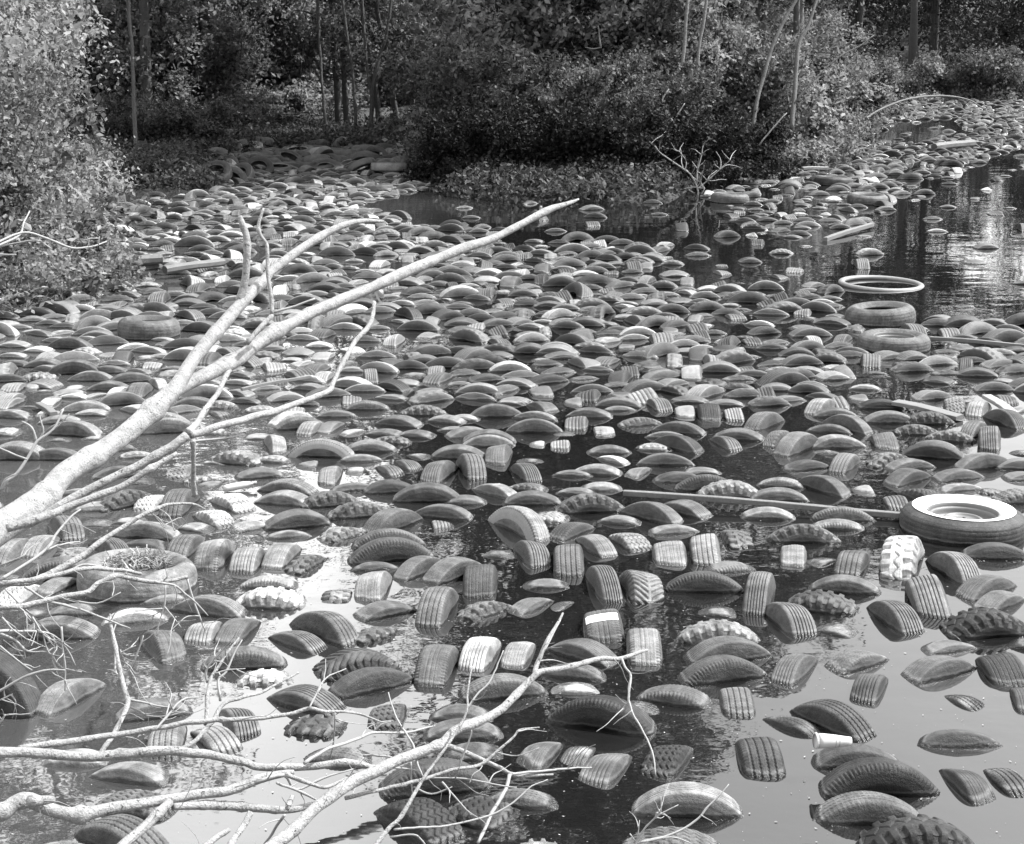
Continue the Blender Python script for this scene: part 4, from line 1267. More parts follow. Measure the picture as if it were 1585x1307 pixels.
for key, (nm, lab, cat, polys) in LIMBS.items():
    z0, z1, p0 = polys[0]; P0 = at(p0[0][0], p0[0][1], z0)
    root = empty(nm, P0); tag(root, lab, cat, 'bleached dead branches over the near water')
    for i, (a, b, pts_) in enumerate(polys):
        sd += 1; v, q = limb_mesh(a, b, pts_, sd, 16 if pts_[0][2] > 9 else 10)
        big = max(p[2] for p in pts_) > 3.4
        link('stem' if i == 0 else ('side_branch' if big else 'twig'), mesh_np(nm, v - P0, q, True, mats=[M['limb' if big else 'twigwood']]), root)

# the butt end runs on, out of view, down into the water
    for ii, (a, b, pts_) in enumerate(polys):
        if not (pts_[0][0] < -10 or pts_[0][1] > 1315) or pts_[0][2] < 4.9: continue
        A = at(pts_[0][0], pts_[0][1], a); B = at(pts_[1][0], pts_[1][1], a + (b - a) / (len(pts_) - 1))
        dr = A - B; hd = np.array([dr[0], dr[1], 0]); hd /= np.linalg.norm(hd) + 1e-9
        if ii and A[2] < .3: continue
        Ln = max(.8, A[2] * 1.1); dn = dr / (np.linalg.norm(dr) + 1e-9); rA = pts_[0][2] * .93 * a / F
        E = A + hd * Ln; E[2] = -.12; Pm = A + dn * Ln * .35; Pm[2] = min(Pm[2], A[2] + .1)
        Cc = catmull([A + (B - A) * .02, Pm, E], 8); sd += 1
        v, q = tube(Cc, np.linspace(rA, rA * 1.3, len(Cc)), 12, .02, np.random.default_rng(sd))
        link('side_branch', mesh_np(nm, v - P0, q, True, mats=[M['limb']]), root)
    # fine side twigs sprouting from the branches
    n_tw = {'tangle': 40, 'hooked': 16, 'rising': 16, 'straight': 34, 'diagonal': 34, 'gnarled': 14, 'stub': 2, 'fringe': 8, 'upper': 3, 'long': 3}.get(key, 0)
    g2 = random.Random(sd * 7)
    for j in range(n_tw):
        a, b, pts_ = polys[g2.randrange(len(polys))]
        i = g2.randrange(len(pts_) - 1); f = g2.random(); x = pts_[i][0] * (1 - f) + pts_[i + 1][0] * f; y = pts_[i][1] * (1 - f) + pts_[i + 1][1] * f
        x = max(x, -5); dz = a + (b - a) * (i + f) / (len(pts_) - 1)
        ang = math.atan2(pts_[i + 1][1] - pts_[i][1], pts_[i + 1][0] - pts_[i][0]) + g2.choice([-1, 1]) * g2.uniform(.4, 1.2)
        Lp = g2.uniform(14, 62) * (.8 if key == 'tangle' else 1); r_ = g2.uniform(.7, 1.5); P_ = [(x, y, r_)]
        for q_ in range(3):
            ang += g2.gauss(0, .35); x += math.cos(ang) * Lp / 3; y += math.sin(ang) * Lp / 3; P_.append((x, y, r_ * (1 - .28 * (q_ + 1))))
        sd += 1; v, q = limb_mesh(dz, dz + g2.uniform(-.15, .15), P_, sd, 6)
        link('twig', mesh_np(nm, v - P0, q, True, mats=[M['twigwood']]), root)

# ---------------------------------------------------------------- boards, poles, cup and bottle
def beam(name, a, b, w, h, m, label, cat, group=None):
    a, b = np.array(a, float), np.array(b, float); d = b - a; L = np.linalg.norm(d); d /= L
    s = np.cross(d, [0, 0, 1]); s /= np.linalg.norm(s); u = np.cross(s, d)
    n = 14; P = []; g_ = np.random.default_rng(int(abs(a[0]) * 100) + 1)
    c = .55 if name == 'wooden_log' else .18
    sec = [(-1, -1 + c), (-1 + c, -1), (1 - c, -1), (1, -1 + c), (1, 1 - c), (1 - c, 1), (-1 + c, 1), (-1, 1 - c)]
    for i in range(n):
        t = i / (n - 1); ctr = a + d * L * t + u * (.006 * math.sin(t * 5)) + s * .004 * math.sin(t * 7)
        for (x, y) in sec: P.append(ctr + s * x * w / 2 * (1 + g_.normal(0, .03)) + u * y * h / 2 * (1 + g_.normal(0, .03)))
    P = np.array(P); I, J = np.meshgrid(np.arange(n - 1), np.arange(8), indexing='ij'); J2 = (J + 1) % 8
    Q = np.stack([I * 8 + J, I * 8 + J2, (I + 1) * 8 + J2, (I + 1) * 8 + J], -1).reshape(-1, 4)
    e = (n - 1) * 8
    Q = np.vstack([Q, [[0, 1, 2, 3], [0, 3, 4, 7], [4, 5, 6, 7], [e + 3, e + 2, e + 1, e], [e + 7, e + 4, e + 3, e], [e + 7, e + 6, e + 5, e + 4]]])
    o = link(name, mesh_np(name, P, Q, False, mats=[m])); tag(o, label, cat, group); return o
gp = lambda x, y, z=.03: ground(x, y, z)
beam('wooden_pole', gp(965, 763, .06), gp(1405, 797, .03),   .034, .03, M['barkplank'], 'long grey wooden pole lying across the tyres up to the whitewall wheel', 'pole')
beam('wooden_board', gp(1386, 623, .05), gp(1486, 645, .03), .10, .03, M['plank'], 'weathered grey board lying among tyres beyond the whitewall wheel', 'board')
beam('wooden_board', gp(1527, 614, .06), gp(1570, 640, .05), .07, .03, M['plankwhite'], 'short white board near the frame edge beyond the whitewall wheel', 'board')
beam('wooden_stick', gp(374, 603, .10), gp(478, 582, .10), .025, .02, M['plank'], 'thin straight stick on the tyres between the two forks of the great limb', 'stick')
beam('wooden_board', gp(1242, 261, .12), gp(1281, 260, .12), .10, .05, M['plankwhite'], 'bright white board lying far off among tyres by the leafy shrubs', 'board')
beam('wooden_stick', gp(1277, 371, .02), gp(1350, 347, .06), .06, .05, M['plank'], 'pale stick poking out of the open water in front of the far cluster', 'stick')
beam('wooden_log', gp(1446, 228, .08), gp(1506, 221, .12), .16, .14, M['plank'], 'grey log lying on the far right row of tyres', 'log')
beam('wooden_log', gp(160, 408, .10), gp(250, 400, .12), .12, .10, M['plank'], 'grey log lying on the tyres beside the left leafy bank', 'log')
beam('wooden_log', gp(255, 418, .10), gp(345, 405, .12), .10, .08, M['plank'], 'pale log lying on tyres left of the upright broken sticks', 'log')
beam('wooden_stick', gp(1440, 524, .05), gp(1600, 536, .05), .03, .03, M['plank'], 'thin stick lying in the water beyond the chunky tyres at the frame edge', 'stick')
beam('wooden_stick', gp(60, 626, .03), gp(84, 640, .03), .05, .03, M['plank'], 'small pale stick floating near the bulging tyre and white twig', 'stick')
# paper cup
Lc, cup = .155, empty('paper_cup', gp(1293, 1152, .155))
prof = [(.0425, 0), (.0425, .004), (.0395, .005), (.0385, .03), (.031, .10), (.024, Lc)]
def lz(prof, n=40):
    return lathe(prof, n)
link('cup_body', mesh_np('cup_body', *lz([(.0001, .012), (.034, .012), (.0385, .002), (.0385, .03), (.033, .085), (.026, .13), (.023, Lc), (.0001, Lc)]), True, mats=[M['paper']]), cup)
link('rim', mesh_np('rim', *lz([(.037, -.003), (.042, -.002), (.043, .004), (.040, .007), (.037, .006)]), True, mats=[M['paper']]), cup)
for z_ in (.083, .099):
    rz_ = np.interp(z_, [.03, .085, .13], [.0385, .033, .026]) + .0007
    link('printed_ring', mesh_np('printed_ring', *lz([(rz_, z_ - .002), (rz_ - .001, z_ + .002)]), True, mats=[M['ink']]), cup)
tt = np.linspace(-1, 1, 15); cr = []
for i, t in enumerate(tt):
    for s_ in (0, 1):
        z_ = .050 + .017 * t; a = -.15 + .32 * (1 - t * t) * (-1) + (.26 * (1 - t * t) + .05) * s_ * 1.0
        rz_ = np.interp(z_, [.03, .085], [.0385, .033]) + .0008; cr.append((rz_ * math.cos(a), rz_ * math.sin(a), z_))
link('printed_crescent', mesh_np('printed_crescent', cr, grid_quads(15, 2), True, mats=[M['ink']]), cup)
# the cup's axis runs to the right of the picture, the crescent faces the camera
ax = Vector((.97, .12, -.07)).normalized(); side = Vector((0, -.85, .5)); side = (side - ax * side.dot(ax)).normalized()
Mx = Matrix((side, ax.cross(side), ax)).transposed().to_4x4()
cup.rotation_euler = Mx.to_euler(); c0 = ground(1262, 1147, .14); cup.location = c0; cup.scale = (.7, .7, .85)
tag(cup, 'crushed white paper cup with a dark crescent and two rings, lying on a tyre', 'cup')
bt = empty('plastic_bottle', ground(346, 757, .02))
link('bottle_body', mesh_np('bottle_body', *lathe([(.0001, 0), (.018, .002), (.021, .02), (.021, .11), (.017, .14), (.009, .165), (.009, .185), (.0001, .186)], 24), True, mats=[M['paper']]), bt)
link('cap', mesh_np('cap', *lathe([(.0105, .176), (.0105, .194), (.0001, .195)], 16), True, mats=[M['ink']]), bt)
bt.rotation_euler = (0, math.radians(84), math.radians(20)); tag(bt, 'small white plastic bottle floating below the hanging stem of the limb', 'bottle')
# drifting leaf litter
g = np.random.default_rng(8); parts = []
for i in range(1300):
    P = ground(g.uniform(0, 1585), g.uniform(560, 1305)); s = .0015 + .006 * g.random() ** 2; a = g.uniform(0, 6.28)
    c, s_ = math.cos(a) * s, math.sin(a) * s; c2 = .55
    v = np.array([[c, s_, 0], [-s_ * c2, c * c2, 0], [-c, -s_, 0], [s_ * c2, -c * c2, 0]]) + P + [0, 0, .0035]
    parts.append((v, np.array([[0, 1, 2, 3]]), np.full(4, g.uniform(.3, 1))))
v, q, a = join_np(parts); o = link('leaf_litter', mesh_np('leaf_litter', v, q, False, a, [M['straw']]))
tag(o, 'tiny pale leaves and flecks drifting on the water', 'litter', None, 'stuff')

# ---------------------------------------------------------------- vegetation
def leafcloud(C, rad, per, size, g, up=.35, lo=0, hi=1):
    """many small leaf faces around clump centres C"""
    n = len(C) * per; c = np.repeat(C, per, 0); rr_ = np.repeat(rad, per)
    p = c + g.normal(0, 1, (n, 3)) * rr_[:, None] * np.array([1, 1, .75]) * .6
    nr = g.normal(0, 1, (n, 3)); nr[:, 2] += up * 2; nr /= np.linalg.norm(nr, axis=1)[:, None]
    t = np.cross(nr, g.normal(0, 1, (n, 3))); t /= np.linalg.norm(t, axis=1)[:, None] + 1e-9
    b = np.cross(nr, t); s = size * (.5 + 1.1 * g.beta(1.6, 2.6, n))[:, None] * np.repeat(g.uniform(.7, 1.3, len(C)), per)[:, None]
    v = np.stack([p - t * s * .5, p + b * s * .28 + nr * s * .06, p + t * s * .5, p - b * s * .28 + nr * s * .06], 1).reshape(-1, 3)
    tone = np.clip(np.repeat(g.uniform(lo, hi, len(C)) ** 1.5, per) * .75 + g.uniform(lo, hi, n) ** 2 * .45, 0, 1)
    return v, np.arange(n * 4).reshape(-1, 4), np.repeat(tone, 4)
def stems(g, n, h, spread, r0, curve=.3, base=.15):
    out, tips = [], []
    for i in range(n):
        a = g.uniform(0, 2 * PI); hh = h * g.uniform(.65, 1.05); sp = spread * g.uniform(.3, 1)
        b = np.array([math.cos(a) * base * g.random(), math.sin(a) * base * g.random(), -.15])
        P = [b]; 
        for k in range(1, 6):
            t = k / 5; P.append(b + np.array([math.cos(a) * sp * t ** 1.4, math.sin(a) * sp * t ** 1.4, hh * t]) + g.normal(0, .05 * h * .3, 3) * t)
        C = catmull(P, 3); out.append(tube(C, np.linspace(r0, r0 * .15, len(C)), 6, .05, g)); tips.append(C)
    v, q, _ = join_np(out); return v, q, tips
def shrub_parts(seed, h, w, nst, nclump, per, size, lo=0, hi=1, r0=.02):
    g = np.random.default_rng(seed); v, q, tips = stems(g, nst, h, w, r0)
    C = []
    for k in range(nclump):
        T = tips[g.integers(len(tips))]; t = g.uniform(.12, 1) ** .8; p = T[int(t * (len(T) - 1))]
        C.append(p + g.normal(0, .10 * w + .03, 3) * np.array([1, 1, .8]))
    for k in range(nclump // 3):
        a_ = g.uniform(0, 2 * PI); r_ = w * 1.15 * math.sqrt(g.random()); C.append(np.array([math.cos(a_) * r_, math.sin(a_) * r_, g.uniform(0, .28) * h * .5]))
    C = np.array(C); C[:, 2] = np.maximum(C[:, 2], .03); nclump = len(C)
    return (v, q), leafcloud(C, (.07 + .27 * g.random(nclump) ** 1.6) * (w / 1.1) ** .5, per, size, g, lo=lo, hi=hi)
def tree_parts(seed, h, crad, low, trunk_r, nclump, per, size, lean=(0, 0), lo=0, hi=1, ntr=1):
    g = np.random.default_rng(seed); wood = []; C = []
    for j in range(ntr):
        b = np.array([g.normal(0, .25) * (j > 0), g.normal(0, .25) * (j > 0), -.2]); P = [b]
        lx, ly = lean[0] + g.normal(0, .03) * (j > 0), lean[1]
        for k in range(1, 9):
            t = k / 8; P.append(b + np.array([lx * h * t + g.normal(0, .03) * h * t * .4, ly * h * t + g.normal(0, .02) * h * t * .4, (h * .97 + .2) * t]))
        T = catmull(P, 4); wood.append(tube(T, np.linspace(trunk_r, trunk_r * .12, len(T)), 9, .05, g))
        for k in range(26):
            t = g.uniform(low / h, .97); p = T[int(t * (len(T) - 1))]; a = g.uniform(0, 2 * PI)
            env = math.sin(PI * min(1, max(.10, (t - low / h * .6) / (1 - low / h * .6)))) ** .6
            L = crad * env * g.uniform(.5, 1.1); e = p + np.array([math.cos(a) * L, math.sin(a) * L, L * g.uniform(-.15, .6)])
            Bc = catmull([p, (p + e) / 2 + g.normal(0, .08, 3) * L, e], 4); wood.append(tube(Bc, np.linspace(trunk_r * .3 * (1 - t) + .012, .004, len(Bc)), 5, 0, g))
            for _ in range(nclump // (26 * ntr) + 1):
                u = g.uniform(.3, 1.05); C.append(p + (e - p) * u + g.normal(0, .22, 3))
    C = np.array(C); v, q, _ = join_np(wood)
    return (v, q), leafcloud(C, g.uniform(.22, .55, len(C)) * (crad / 2.3) ** .5, per, size, g, lo=lo, hi=hi)
def plant_meshes(key, wood, leaves, mw, ml, nm='crown'):
    return (mesh_np(key + '_wood', wood[0], wood[1], True, mats=[mw]), mesh_np(key + '_' + nm, leaves[0], leaves[1], False, leaves[2], [ml]))
VAR = {}
VAR['shrubA'] = plant_meshes('shrub', *shrub_parts(1, 2.6, 1.3, 16, 230, 85, .095), M['bark'], M['leafbright'])
VAR['shrubB'] = plant_meshes('shrub', *shrub_parts(2, 3.2, 1.1, 16, 210, 80, .095), M['barkdark'], M['leafmid'])
VAR['shrubC'] = plant_meshes('shrub', *shrub_parts(3, 1.5, 1.1, 12, 190, 70, .09), M['barkdark'], M['leafmid'])
VAR['shrubD'] = plant_meshes('shrub', *shrub_parts(4, 2.2, 1.3, 14, 230, 75, .09), M['barkdark'], M['leafdark'])
VAR['near'] = plant_meshes('shrub', *shrub_parts(5, 2.9, 1.45, 26, 360, 80, .072), M['bark'], M['leafbright'])
VAR['near2'] = plant_meshes('shrub', *shrub_parts(6, 1.7, 1.2, 24, 260, 75, .065), M['bark'], M['leafbright'])
VAR['low'] = plant_meshes('shrub', *shrub_parts(7, .7, .7, 12, 70, 60, .06), M['bark'], M['leafbright'])
VAR['treeA'] = plant_meshes('tree', *tree_parts(11, 14, 2.9, 1.6, .13, 520, 40, .13), M['bark'], M['leafmid'])
VAR['treeB'] = plant_meshes('tree', *tree_parts(12, 13, 2.5, 2.0, .10, 420, 34, .14, ntr=2), M['barkdark'], M['leafdark'])
VAR['treeC'] = plant_meshes('tree', *tree_parts(13, 8, 1.9, 1.2, .09, 340, 34, .11), M['bark'], M['leafmid'])
VAR['treeD'] = plant_meshes('tree', *tree_parts(14, 8, 1.8, 1.6, .08, 310, 32, .11, lean=(.12, 0), ntr=2), M['bark'], M['leafdark'])
def plant(var, px, py, sc=1.0, name='shrub', label='', cat='shrub', rot=None, sz=None, leafm=None, woodm=None, d=None):
    P = ground(px, py) if d is None else None
    if d is not None:
        # stands at camera distance d in the direction of column px
        P = np.array([(px - CX) / F * d, d / CP, 0])
    z = float(height(np.array([P[0]]), np.array([P[1]]))[0]); P[2] = max(z, -.05)
    root = empty(name, P); root.rotation_euler = (0, 0, rng.uniform(0, 6.28) if rot is None else rot)
    root.scale = (sc, sc, sz or sc)
    tr = name == 'tree'
    a = link('trunk' if tr else 'stems', VAR[var][0], root); b = link('crown' if tr else 'foliage', VAR[var][1], root)
    for o_, m_ in ((a, woodm), (b, leafm)):
        if m_: o_.material_slots[0].link = 'OBJECT'; o_.material_slots[0].material = M[m_]
    tag(root, label, cat, 'trees on the far bank' if tr else 'shrubs along the bank')
    return root
# left bank shrubs
plant('near', -45, 455, .95, label='leafy bright shrub overhanging the left edge of the pond', rot=.4)
plant('near2', 35, 392, .75, label='low leafy shrub on the left bank just beyond the overhanging one', rot=2)
plant('near', -70, 420, 1.15, label='tall leafy shrub cut by the left edge of the photo', rot=3)
plant('near', -28, 355, .9, label='bright leafy shrub behind the low one on the left bank', rot=4.4)
plant('near', -60, 330, 1.3, label='tallest bright shrub at the upper left of the bank', rot=5.2)
plant('near', 28, 302, .85, label='bright leafy shrub left of the slim leaning trunk', rot=1.3, sz=1.1)
# tall trees: (variant, column, distance, scale, label)
TREES = [
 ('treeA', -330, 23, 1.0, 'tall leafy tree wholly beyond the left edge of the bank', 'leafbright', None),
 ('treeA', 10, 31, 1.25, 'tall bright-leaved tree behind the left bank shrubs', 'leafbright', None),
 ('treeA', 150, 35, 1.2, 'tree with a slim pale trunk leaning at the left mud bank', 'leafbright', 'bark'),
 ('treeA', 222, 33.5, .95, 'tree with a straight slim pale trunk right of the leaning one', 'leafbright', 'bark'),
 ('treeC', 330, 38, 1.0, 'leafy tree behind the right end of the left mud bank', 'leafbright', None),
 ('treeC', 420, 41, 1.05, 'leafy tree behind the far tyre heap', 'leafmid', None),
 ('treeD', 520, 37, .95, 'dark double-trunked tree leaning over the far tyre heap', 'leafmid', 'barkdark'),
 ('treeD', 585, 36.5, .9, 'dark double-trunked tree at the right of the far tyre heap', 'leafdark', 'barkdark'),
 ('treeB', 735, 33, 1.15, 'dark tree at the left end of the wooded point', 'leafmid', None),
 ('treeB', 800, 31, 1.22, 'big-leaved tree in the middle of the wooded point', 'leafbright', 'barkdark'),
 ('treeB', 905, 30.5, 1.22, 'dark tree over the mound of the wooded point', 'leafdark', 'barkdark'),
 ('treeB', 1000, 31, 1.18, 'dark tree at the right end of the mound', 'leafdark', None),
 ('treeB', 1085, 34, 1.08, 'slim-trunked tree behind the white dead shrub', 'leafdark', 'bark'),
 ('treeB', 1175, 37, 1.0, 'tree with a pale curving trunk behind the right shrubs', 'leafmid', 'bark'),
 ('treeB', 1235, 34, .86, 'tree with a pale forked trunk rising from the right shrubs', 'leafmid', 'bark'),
 ('treeB', 1330, 44, 1.06, 'leafy tree behind the far right inlet', 'leafshade', None),
 ('treeB', 1415, 58, 1.3, 'dark tree far beyond the right inlet', 'leafshade', 'barkdark'),
 ('treeB', 1445, 61, 1.22, 'dark tree beyond the inlet beside the bright gap', 'leafshade', 'barkdark'),
 ('treeC', 1625, 58, 1.3, 'dark tree beyond the far right corner', 'leafshade', 'barkdark'),
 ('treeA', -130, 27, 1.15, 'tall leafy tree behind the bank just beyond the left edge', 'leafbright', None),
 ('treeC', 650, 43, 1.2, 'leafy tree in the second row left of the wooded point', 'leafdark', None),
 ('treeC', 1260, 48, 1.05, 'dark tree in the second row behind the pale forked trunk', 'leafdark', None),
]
for i, (v_, x_, d_, s_, lab, lm, wm) in enumerate(TREES):
    plant(v_, x_, None, s_, 'tree', lab, 'tree', rot=i * 1.37, leafm=lm, woodm=wm, d=d_)
# understory: (variant, column, distance, scale, leaves, label)
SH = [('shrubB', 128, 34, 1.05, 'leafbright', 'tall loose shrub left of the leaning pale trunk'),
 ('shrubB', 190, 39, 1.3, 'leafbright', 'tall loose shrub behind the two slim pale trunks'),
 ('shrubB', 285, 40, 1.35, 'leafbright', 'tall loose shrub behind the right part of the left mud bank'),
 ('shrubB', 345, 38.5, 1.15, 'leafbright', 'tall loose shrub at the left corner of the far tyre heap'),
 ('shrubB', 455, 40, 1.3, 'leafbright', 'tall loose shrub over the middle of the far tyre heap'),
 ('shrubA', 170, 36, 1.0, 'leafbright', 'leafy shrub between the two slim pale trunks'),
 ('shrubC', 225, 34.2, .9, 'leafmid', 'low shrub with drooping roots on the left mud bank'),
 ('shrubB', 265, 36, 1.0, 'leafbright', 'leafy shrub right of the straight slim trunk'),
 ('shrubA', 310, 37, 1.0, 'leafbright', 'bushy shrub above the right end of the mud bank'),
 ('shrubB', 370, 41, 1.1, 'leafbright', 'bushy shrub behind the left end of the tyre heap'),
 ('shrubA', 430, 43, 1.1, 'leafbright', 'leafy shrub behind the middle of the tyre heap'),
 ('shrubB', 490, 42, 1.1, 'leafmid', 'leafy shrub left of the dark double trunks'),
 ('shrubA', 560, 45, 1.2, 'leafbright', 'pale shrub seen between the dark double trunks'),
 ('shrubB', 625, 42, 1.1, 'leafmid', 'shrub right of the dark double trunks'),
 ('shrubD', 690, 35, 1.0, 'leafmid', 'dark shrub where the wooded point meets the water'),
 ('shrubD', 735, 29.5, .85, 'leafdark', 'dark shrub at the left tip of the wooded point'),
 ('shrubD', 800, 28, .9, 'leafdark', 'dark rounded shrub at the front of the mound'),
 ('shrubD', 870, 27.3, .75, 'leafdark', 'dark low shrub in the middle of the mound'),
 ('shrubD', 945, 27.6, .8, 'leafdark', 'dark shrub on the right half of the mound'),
 ('shrubC', 712, 27.4, .75, 'leafshade', 'low dark shrub drooping into the water at the tip of the point'),
 ('shrubC', 768, 26.5, .7, 'leafshade', 'low dark shrub at the water below the tall pale-leafed shrub'),
 ('shrubC', 832, 26.2, .75, 'leafshade', 'low dark shrub touching the water at the front of the mound'),
 ('shrubC', 900, 26.1, .72, 'leafshade', 'low dark shrub at the water near the tip of the great limb'),
 ('shrubC', 968, 26.2, .75, 'leafshade', 'low dark shrub at the water just right of the limb tip'),
 ('shrubC', 1035, 26.6, .7, 'leafshade', 'low dark shrub at the water just left of the white dead shrub'),
 ('shrubC', 1100, 27.6, .8, 'leafshade', 'low dark shrub at the water just right of the white dead shrub'),
 ('shrubC', 1160, 28.6, .75, 'leafshade', 'low shrub at the water below the rounded shrubs'),
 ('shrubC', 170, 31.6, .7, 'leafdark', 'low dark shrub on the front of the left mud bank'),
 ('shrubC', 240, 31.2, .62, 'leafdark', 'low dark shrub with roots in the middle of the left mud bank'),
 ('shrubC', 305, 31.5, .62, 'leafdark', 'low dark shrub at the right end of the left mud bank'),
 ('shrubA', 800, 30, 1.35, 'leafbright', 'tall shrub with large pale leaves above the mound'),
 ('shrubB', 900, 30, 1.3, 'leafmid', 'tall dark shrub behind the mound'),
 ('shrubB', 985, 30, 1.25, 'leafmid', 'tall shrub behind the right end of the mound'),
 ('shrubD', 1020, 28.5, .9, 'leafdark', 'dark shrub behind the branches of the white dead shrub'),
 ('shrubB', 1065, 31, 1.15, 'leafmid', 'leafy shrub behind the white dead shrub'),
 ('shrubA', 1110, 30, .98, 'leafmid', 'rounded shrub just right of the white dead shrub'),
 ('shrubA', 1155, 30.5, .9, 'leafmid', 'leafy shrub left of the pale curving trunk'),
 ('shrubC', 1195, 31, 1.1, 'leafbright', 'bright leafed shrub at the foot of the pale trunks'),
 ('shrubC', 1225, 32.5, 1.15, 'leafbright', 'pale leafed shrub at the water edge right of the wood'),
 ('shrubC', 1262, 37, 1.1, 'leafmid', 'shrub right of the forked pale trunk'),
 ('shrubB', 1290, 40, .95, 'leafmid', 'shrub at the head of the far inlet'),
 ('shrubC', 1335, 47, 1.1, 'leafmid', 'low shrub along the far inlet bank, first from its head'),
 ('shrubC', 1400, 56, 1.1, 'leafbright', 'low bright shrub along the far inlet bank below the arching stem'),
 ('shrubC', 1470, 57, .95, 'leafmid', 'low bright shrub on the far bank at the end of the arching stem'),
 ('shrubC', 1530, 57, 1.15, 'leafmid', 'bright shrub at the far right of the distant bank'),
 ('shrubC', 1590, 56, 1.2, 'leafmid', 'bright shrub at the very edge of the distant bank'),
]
for i, (v_, x_, d_, s_, lm, lab) in enumerate(SH):
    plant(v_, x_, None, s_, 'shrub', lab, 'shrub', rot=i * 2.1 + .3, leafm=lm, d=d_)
# woodland behind everything
g = np.random.default_rng(77)
nC = 5200; bx = g.uniform(-30, 36, nC); by = g.uniform(44, 66, nC); by = np.where((bx > 9), g.uniform(61, 74, nC), by)
gap = (np.abs(bx / by - (1540 - CX) / F) < .007)
bz = g.uniform(0, 1, nC) ** 1.2 * np.where(gap, .9, 4.0) + height(bx, by)
v, q, a = leafcloud(np.column_stack([bx, by, bz]), g.uniform(.35, .7, nC), 40, .19, g, lo=0, hi=.9)
a = a * np.where(np.repeat(np.repeat(bx, 40), 4) > 9, .08, 1.0)  # far right wood darkened: its shade is put into the leaf tone
o = link('woodland', mesh_np('woodland', v, q, False, a, [M['leafdark']])); tag(o, 'dense dark undergrowth of the wood behind the banks', 'woods', None, 'stuff')
# short grass and weeds on the banks
c0_ = ground(880, 300)
C = []
for _ in range(150000):
    x, y = g.uniform(-14, 24), g.uniform(5, 62)
    C.append((x, y))
C = np.array(C); s = edge_dist(C[:, 0], C[:, 1], pond); ins = inside(C[:, 0], C[:, 1], pond)
C = C[(~ins) & (s > .0) & ((s < 1.5) | ((s < 6) & (np.arange(len(C)) % 7 == 0)))][:13000]
Cz = height(C[:, 0], C[:, 1]) + .04
md_ = 1 - ((C[:, 0] - c0_[0]) / 2.0) ** 2 - ((C[:, 1] - c0_[1] - 1.3) / 1.3) ** 2; Cz = np.maximum(Cz, .6 * md_ - .03)
v, q, a = leafcloud(np.column_stack([C, Cz]), np.full(len(C), .17), 22, .09, g, lo=0, hi=.8)
o = link('weeds', mesh_np('weeds', v, q, False, a, [M['leafdark']])); tag(o, 'low weeds growing along the muddy banks', 'weeds', None, 'stuff')
# visible slim trunks and bare stems, each a thing of its own
def stemthing(name, label, polys, mt, cat='stem', group=None):
    if name in ('sapling', 'bare_stem', 'dead_shrub'): polys = [(a_, b_, [(x_, y_, r_ * (.62 if name == 'dead_shrub' else .8)) for x_, y_, r_ in p_]) for a_, b_, p_ in polys]
    if name == 'dead_shrub':
        g3 = random.Random(4)
        for j in range(34):
            a_, b_, p_ = polys[g3.randrange(6)]; i_ = g3.randrange(len(p_) - 1); x, y = p_[i_ + 1][0], p_[i_ + 1][1]
            an = -PI / 2 + g3.uniform(-1.25, 1.25); L_ = g3.uniform(10, 34); q_ = [(x, y, .75)]
            for k_ in range(3): an += g3.gauss(0, .25); x += math.cos(an) * L_ / 3; y += math.sin(an) * L_ / 3; q_.append((x, y, .7 - .14 * k_))
            polys.append((a_, b_ + g3.uniform(-.4, .4), q_))
    P0 = at(polys[0][2][0][0], polys[0][2][0][1], polys[0][0]); root = empty(name, P0); tag(root, label, cat, group)
    for i, (a_, b_, p_) in enumerate(polys):
        v, q = limb_mesh(a_, b_, p_, 500 + i + int(p_[0][0]), 8); link('stem' if i == 0 else 'side_branch', mesh_np(name, v - P0, q, True, mats=[mt]), root)
stemthing('sapling', 'slim pale leaning trunk rising from the left mud bank', [(30.5, 31, [(160, 266, 6.5), (154, 235, 6), (143, 180, 5), (132, 110, 4.5), (125, 60, 4), (118, -20, 3.5)])], M['palebark'])
stemthing('sapling', 'straight slim pale trunk on the left mud bank', [(30.2, 30.6, [(222, 272, 5), (213, 250, 4.5), (208, 180, 4.2), (206, 100, 4), (200, 20, 4), (199, -60, 3.5)])], M['palebark'])
stemthing('sapling', 'dark slim trunk at the tyre heap, left of the double trunk', [(35, 35, [(548, 255, 6), (542, 225, 4.5), (550, 190, 3.6), (546, 120, 3.4), (535, 40, 3), (528, -40, 3)])], M['barkdark'])
stemthing('sapling', 'dark forked trunk at the right of the tyre heap', [(35, 35, [(580, 250, 6), (576, 215, 5), (576, 150, 4.6), (585, 100, 3.5), (600, 40, 3), (612, -40, 2.6)]), (35, 35, [(576, 160, 3.6), (568, 100, 3), (562, 20, 2.6), (560, -40, 2)])], M['barkdark'])
stemthing('sapling', 'dark splayed trunk foot beside the left of the tyre heap', [(35.5, 35.5, [(516, 252, 6.5), (508, 228, 5), (506, 200, 3.6), (498, 130, 3), (490, -30, 2.6)])], M['barkdark'])
stemthing('sapling', 'pale curving trunk rising behind the right shrubs', [(28.6, 28.8, [(1164, 200, 4), (1170, 165, 4), (1182, 120, 4), (1196, 70, 3.6), (1212, 35, 3.2), (1245, -20, 2.8)])], M['palebark'])
stemthing('sapling', 'pale forked trunk, tallest among the right shrubs', [(28.8, 29, [(1226, 200, 4.6), (1228, 170, 4.5), (1232, 120, 4.3), (1236, 70, 4), (1250, 40, 3.4), (1272, -20, 3)])], M['palebark'])
stemthing('sapling', 'thin bare stem leaning out from the forked pale trunk', [(28.8, 28.8, [(1230, 160, 2), (1262, 122, 1.9), (1300, 88, 1.7), (1330, 72, 1.5), (1352, 55, 1.1)])], M['palebark'])
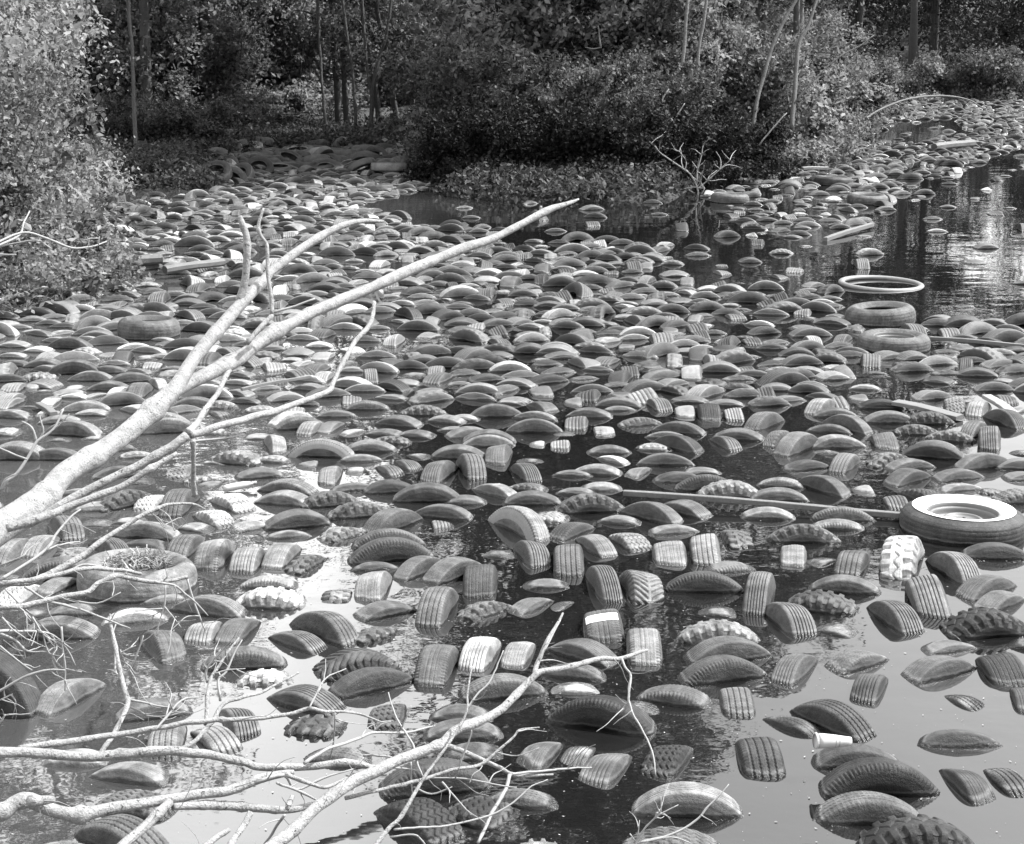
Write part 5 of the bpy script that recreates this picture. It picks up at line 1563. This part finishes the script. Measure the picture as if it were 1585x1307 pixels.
stemthing('sapling', 'slim pale trunk behind the white dead shrub, left of two', [(28.2, 28.2, [(1052, 170, 4), (1054, 130, 4), (1058, 80, 3.8), (1066, -20, 3.4)])], M['bark'])
stemthing('sapling', 'slim pale trunk behind the white dead shrub, right of two', [(28.3, 28.3, [(1075, 160, 3.6), (1078, 120, 3.6), (1084, 60, 3.4), (1097, -20, 3)])], M['bark'])
stemthing('sapling', 'dark leaning trunk across the upper right of the wooded point', [(29.5, 29.5, [(1010, 160, 3), (990, 90, 3), (975, 40, 3), (962, -20, 2.6)])], M['barkdark'])
stemthing('bare_stem', 'long bare stem arching over the far tyres of the inlet', [(38, 44, [(1268, 232, 1.6), (1310, 205, 1.8), (1345, 180, 2), (1385, 160, 2.2), (1425, 150, 2.3), (1465, 149, 2), (1500, 155, 1.6), (1525, 170, 1)])], M['palebark'])
stemthing('bare_stem', 'bare pale stick leaning out of the shrubs beside the dead shrub', [(28, 28, [(1175, 225, 1.6), (1195, 200, 1.5), (1218, 175, 1.2)])], M['limb'])
stemthing('dead_shrub', 'white dead shrub standing in the water beside the wooded point', [
 (26, 26, [(1080, 305, 2.6), (1079, 290, 2.5), (1070, 272, 2.4), (1058, 262, 2.2), (1040, 250, 2), (1020, 235, 1.6), (1008, 222, 1)]),
 (26, 26, [(1078, 288, 2.2), (1080, 262, 2), (1086, 240, 1.6), (1088, 225, 1.2)]),
 (26, 26, [(1080, 292, 2), (1095, 280, 1.7), (1115, 262, 1.3), (1130, 248, .9)]),
 (26, 26, [(1060, 264, 1.6), (1062, 250, 1.3), (1052, 235, 1)]),
 (26, 26, [(1075, 300, 2), (1052, 285, 1.7), (1030, 268, 1.3), (1015, 255, .9)]),
 (26, 26, [(1086, 302, 2), (1090, 292, 1.8), (1085, 283, 1.2)])], M['limb'], 'dead shrub')
stemthing('bare_stem', 'pale dead fork standing above the white dead shrub', [(27.5, 27.5, [(1062, 220, 2.4), (1045, 195, 2.4), (1030, 170, 2.2), (1024, 158, 1.8), (1035, 138, 1.2)]), (27.5, 27.5, [(1043, 190, 1.8), (1052, 172, 1.4), (1060, 160, 1)])], M['limb'])
stemthing('bare_stem', 'short white dead stub in the leaves of the wooded point', [(28, 28, [(930, 75, 1.8), (928, 60, 1.8), (926, 40, 1.1)]), (28, 28, [(930, 74, 1.6), (918, 76, 1.6), (906, 73, 1)])], M['palebark'])
# white bird-like scrap: pale bleached chunk hanging on the dead shrub
g = np.random.default_rng(3)
# mound on the wooded point
th = np.linspace(0, 2 * PI, 40, endpoint=False); rr2 = np.linspace(0, 1, 12)
c0 = ground(880, 300); V = []
for r_ in rr2:
    for t in th: V.append((c0[0] + math.cos(t) * r_ * 2.0, c0[1] + 1.3 + math.sin(t) * r_ * 1.3, .62 * (1 - r_ ** 2) * (1 + .2 * math.sin(3 * t) + .1 * math.sin(7 * t + 1)) - .1))
V = np.array(V); I, J = np.meshgrid(np.arange(11), np.arange(40), indexing='ij'); J2 = (J + 1) % 40
o = link('mound', mesh_np('mound', V, np.stack([I * 40 + J, (I + 1) * 40 + J, (I + 1) * 40 + J2, I * 40 + J2], -1).reshape(-1, 4), True, mats=[M['mud']])); o['kind'] = 'structure'

# ---------------------------------------------------------------- sky, sun, camera
SUN_AZ, SUN_EL = 76.0, 54.0
w = bpy.data.worlds.new('World'); SC.world = w; w.use_nodes = True; nt = w.node_tree; nt.nodes.clear()
sky = nt.nodes.new('ShaderNodeTexSky'); sky.sky_type = 'NISHITA'; sky.sun_disc = False
sky.sun_elevation = math.radians(SUN_EL); sky.sun_rotation = math.radians(SUN_AZ); sky.dust_density = 4.0; sky.air_density = 1.0
bw = nt.nodes.new('ShaderNodeRGBToBW'); bg = nt.nodes.new('ShaderNodeBackground'); bg.inputs['Strength'].default_value = .15
wo = nt.nodes.new('ShaderNodeOutputWorld')
nt.links.new(sky.outputs[0], bw.inputs[0])
tcw = nt.nodes.new('ShaderNodeTexCoord'); sxw = nt.nodes.new('ShaderNodeSeparateXYZ'); nt.links.new(tcw.outputs['Generated'], sxw.inputs[0])
cn = noise(nt, tcw.outputs['Generated'], 3.5, 5, .55)
# unseen cloud added over the western sky to brighten its reflection
cl = smooth(nt, math_n(nt, 'ADD', math_n(nt, 'MULTIPLY', sxw.outputs['X'], -1.0), math_n(nt, 'MULTIPLY', math_n(nt, 'SUBTRACT', cn, .5), .25)), -.03, .16)
skyv = math_n(nt, 'MULTIPLY', bw.outputs[0], math_n(nt, 'MULTIPLY_ADD', cl, 2.4, 1.4))
nt.links.new(skyv, bg.inputs['Color']); nt.links.new(bg.outputs[0], wo.inputs['Surface'])
L = bpy.data.lights.new('sun', 'SUN'); L.energy = 4.6; L.angle = math.radians(.6); L.color = (1, 1, 1)
lo = bpy.data.objects.new('sun', L); COL.objects.link(lo)
az, el = math.radians(SUN_AZ), math.radians(SUN_EL)
sv = Vector((math.sin(az) * math.cos(el), math.cos(az) * math.cos(el), math.sin(el)))
lo.rotation_euler = sv.to_track_quat('Z', 'Y').to_euler(); lo.location = (10, 10, 30)
cam = bpy.data.cameras.new('camera'); co = bpy.data.objects.new('camera', cam); COL.objects.link(co)
cam.sensor_fit = 'HORIZONTAL'; cam.sensor_width = 36; cam.lens = 36 * F / 1585; cam.clip_start = .05; cam.clip_end = 2000
co.location = (0, 0, H); co.rotation_euler = (PI / 2 - PT, 0, 0); SC.camera = co
vs = SC.view_settings; vs.view_transform = 'Standard'; vs.look = 'None'; vs.exposure = 1.6; vs.gamma = 1
SC.cycles.max_bounces = 6; SC.cycles.transparent_max_bounces = 4; SC.cycles.diffuse_bounces = 3; SC.cycles.glossy_bounces = 3
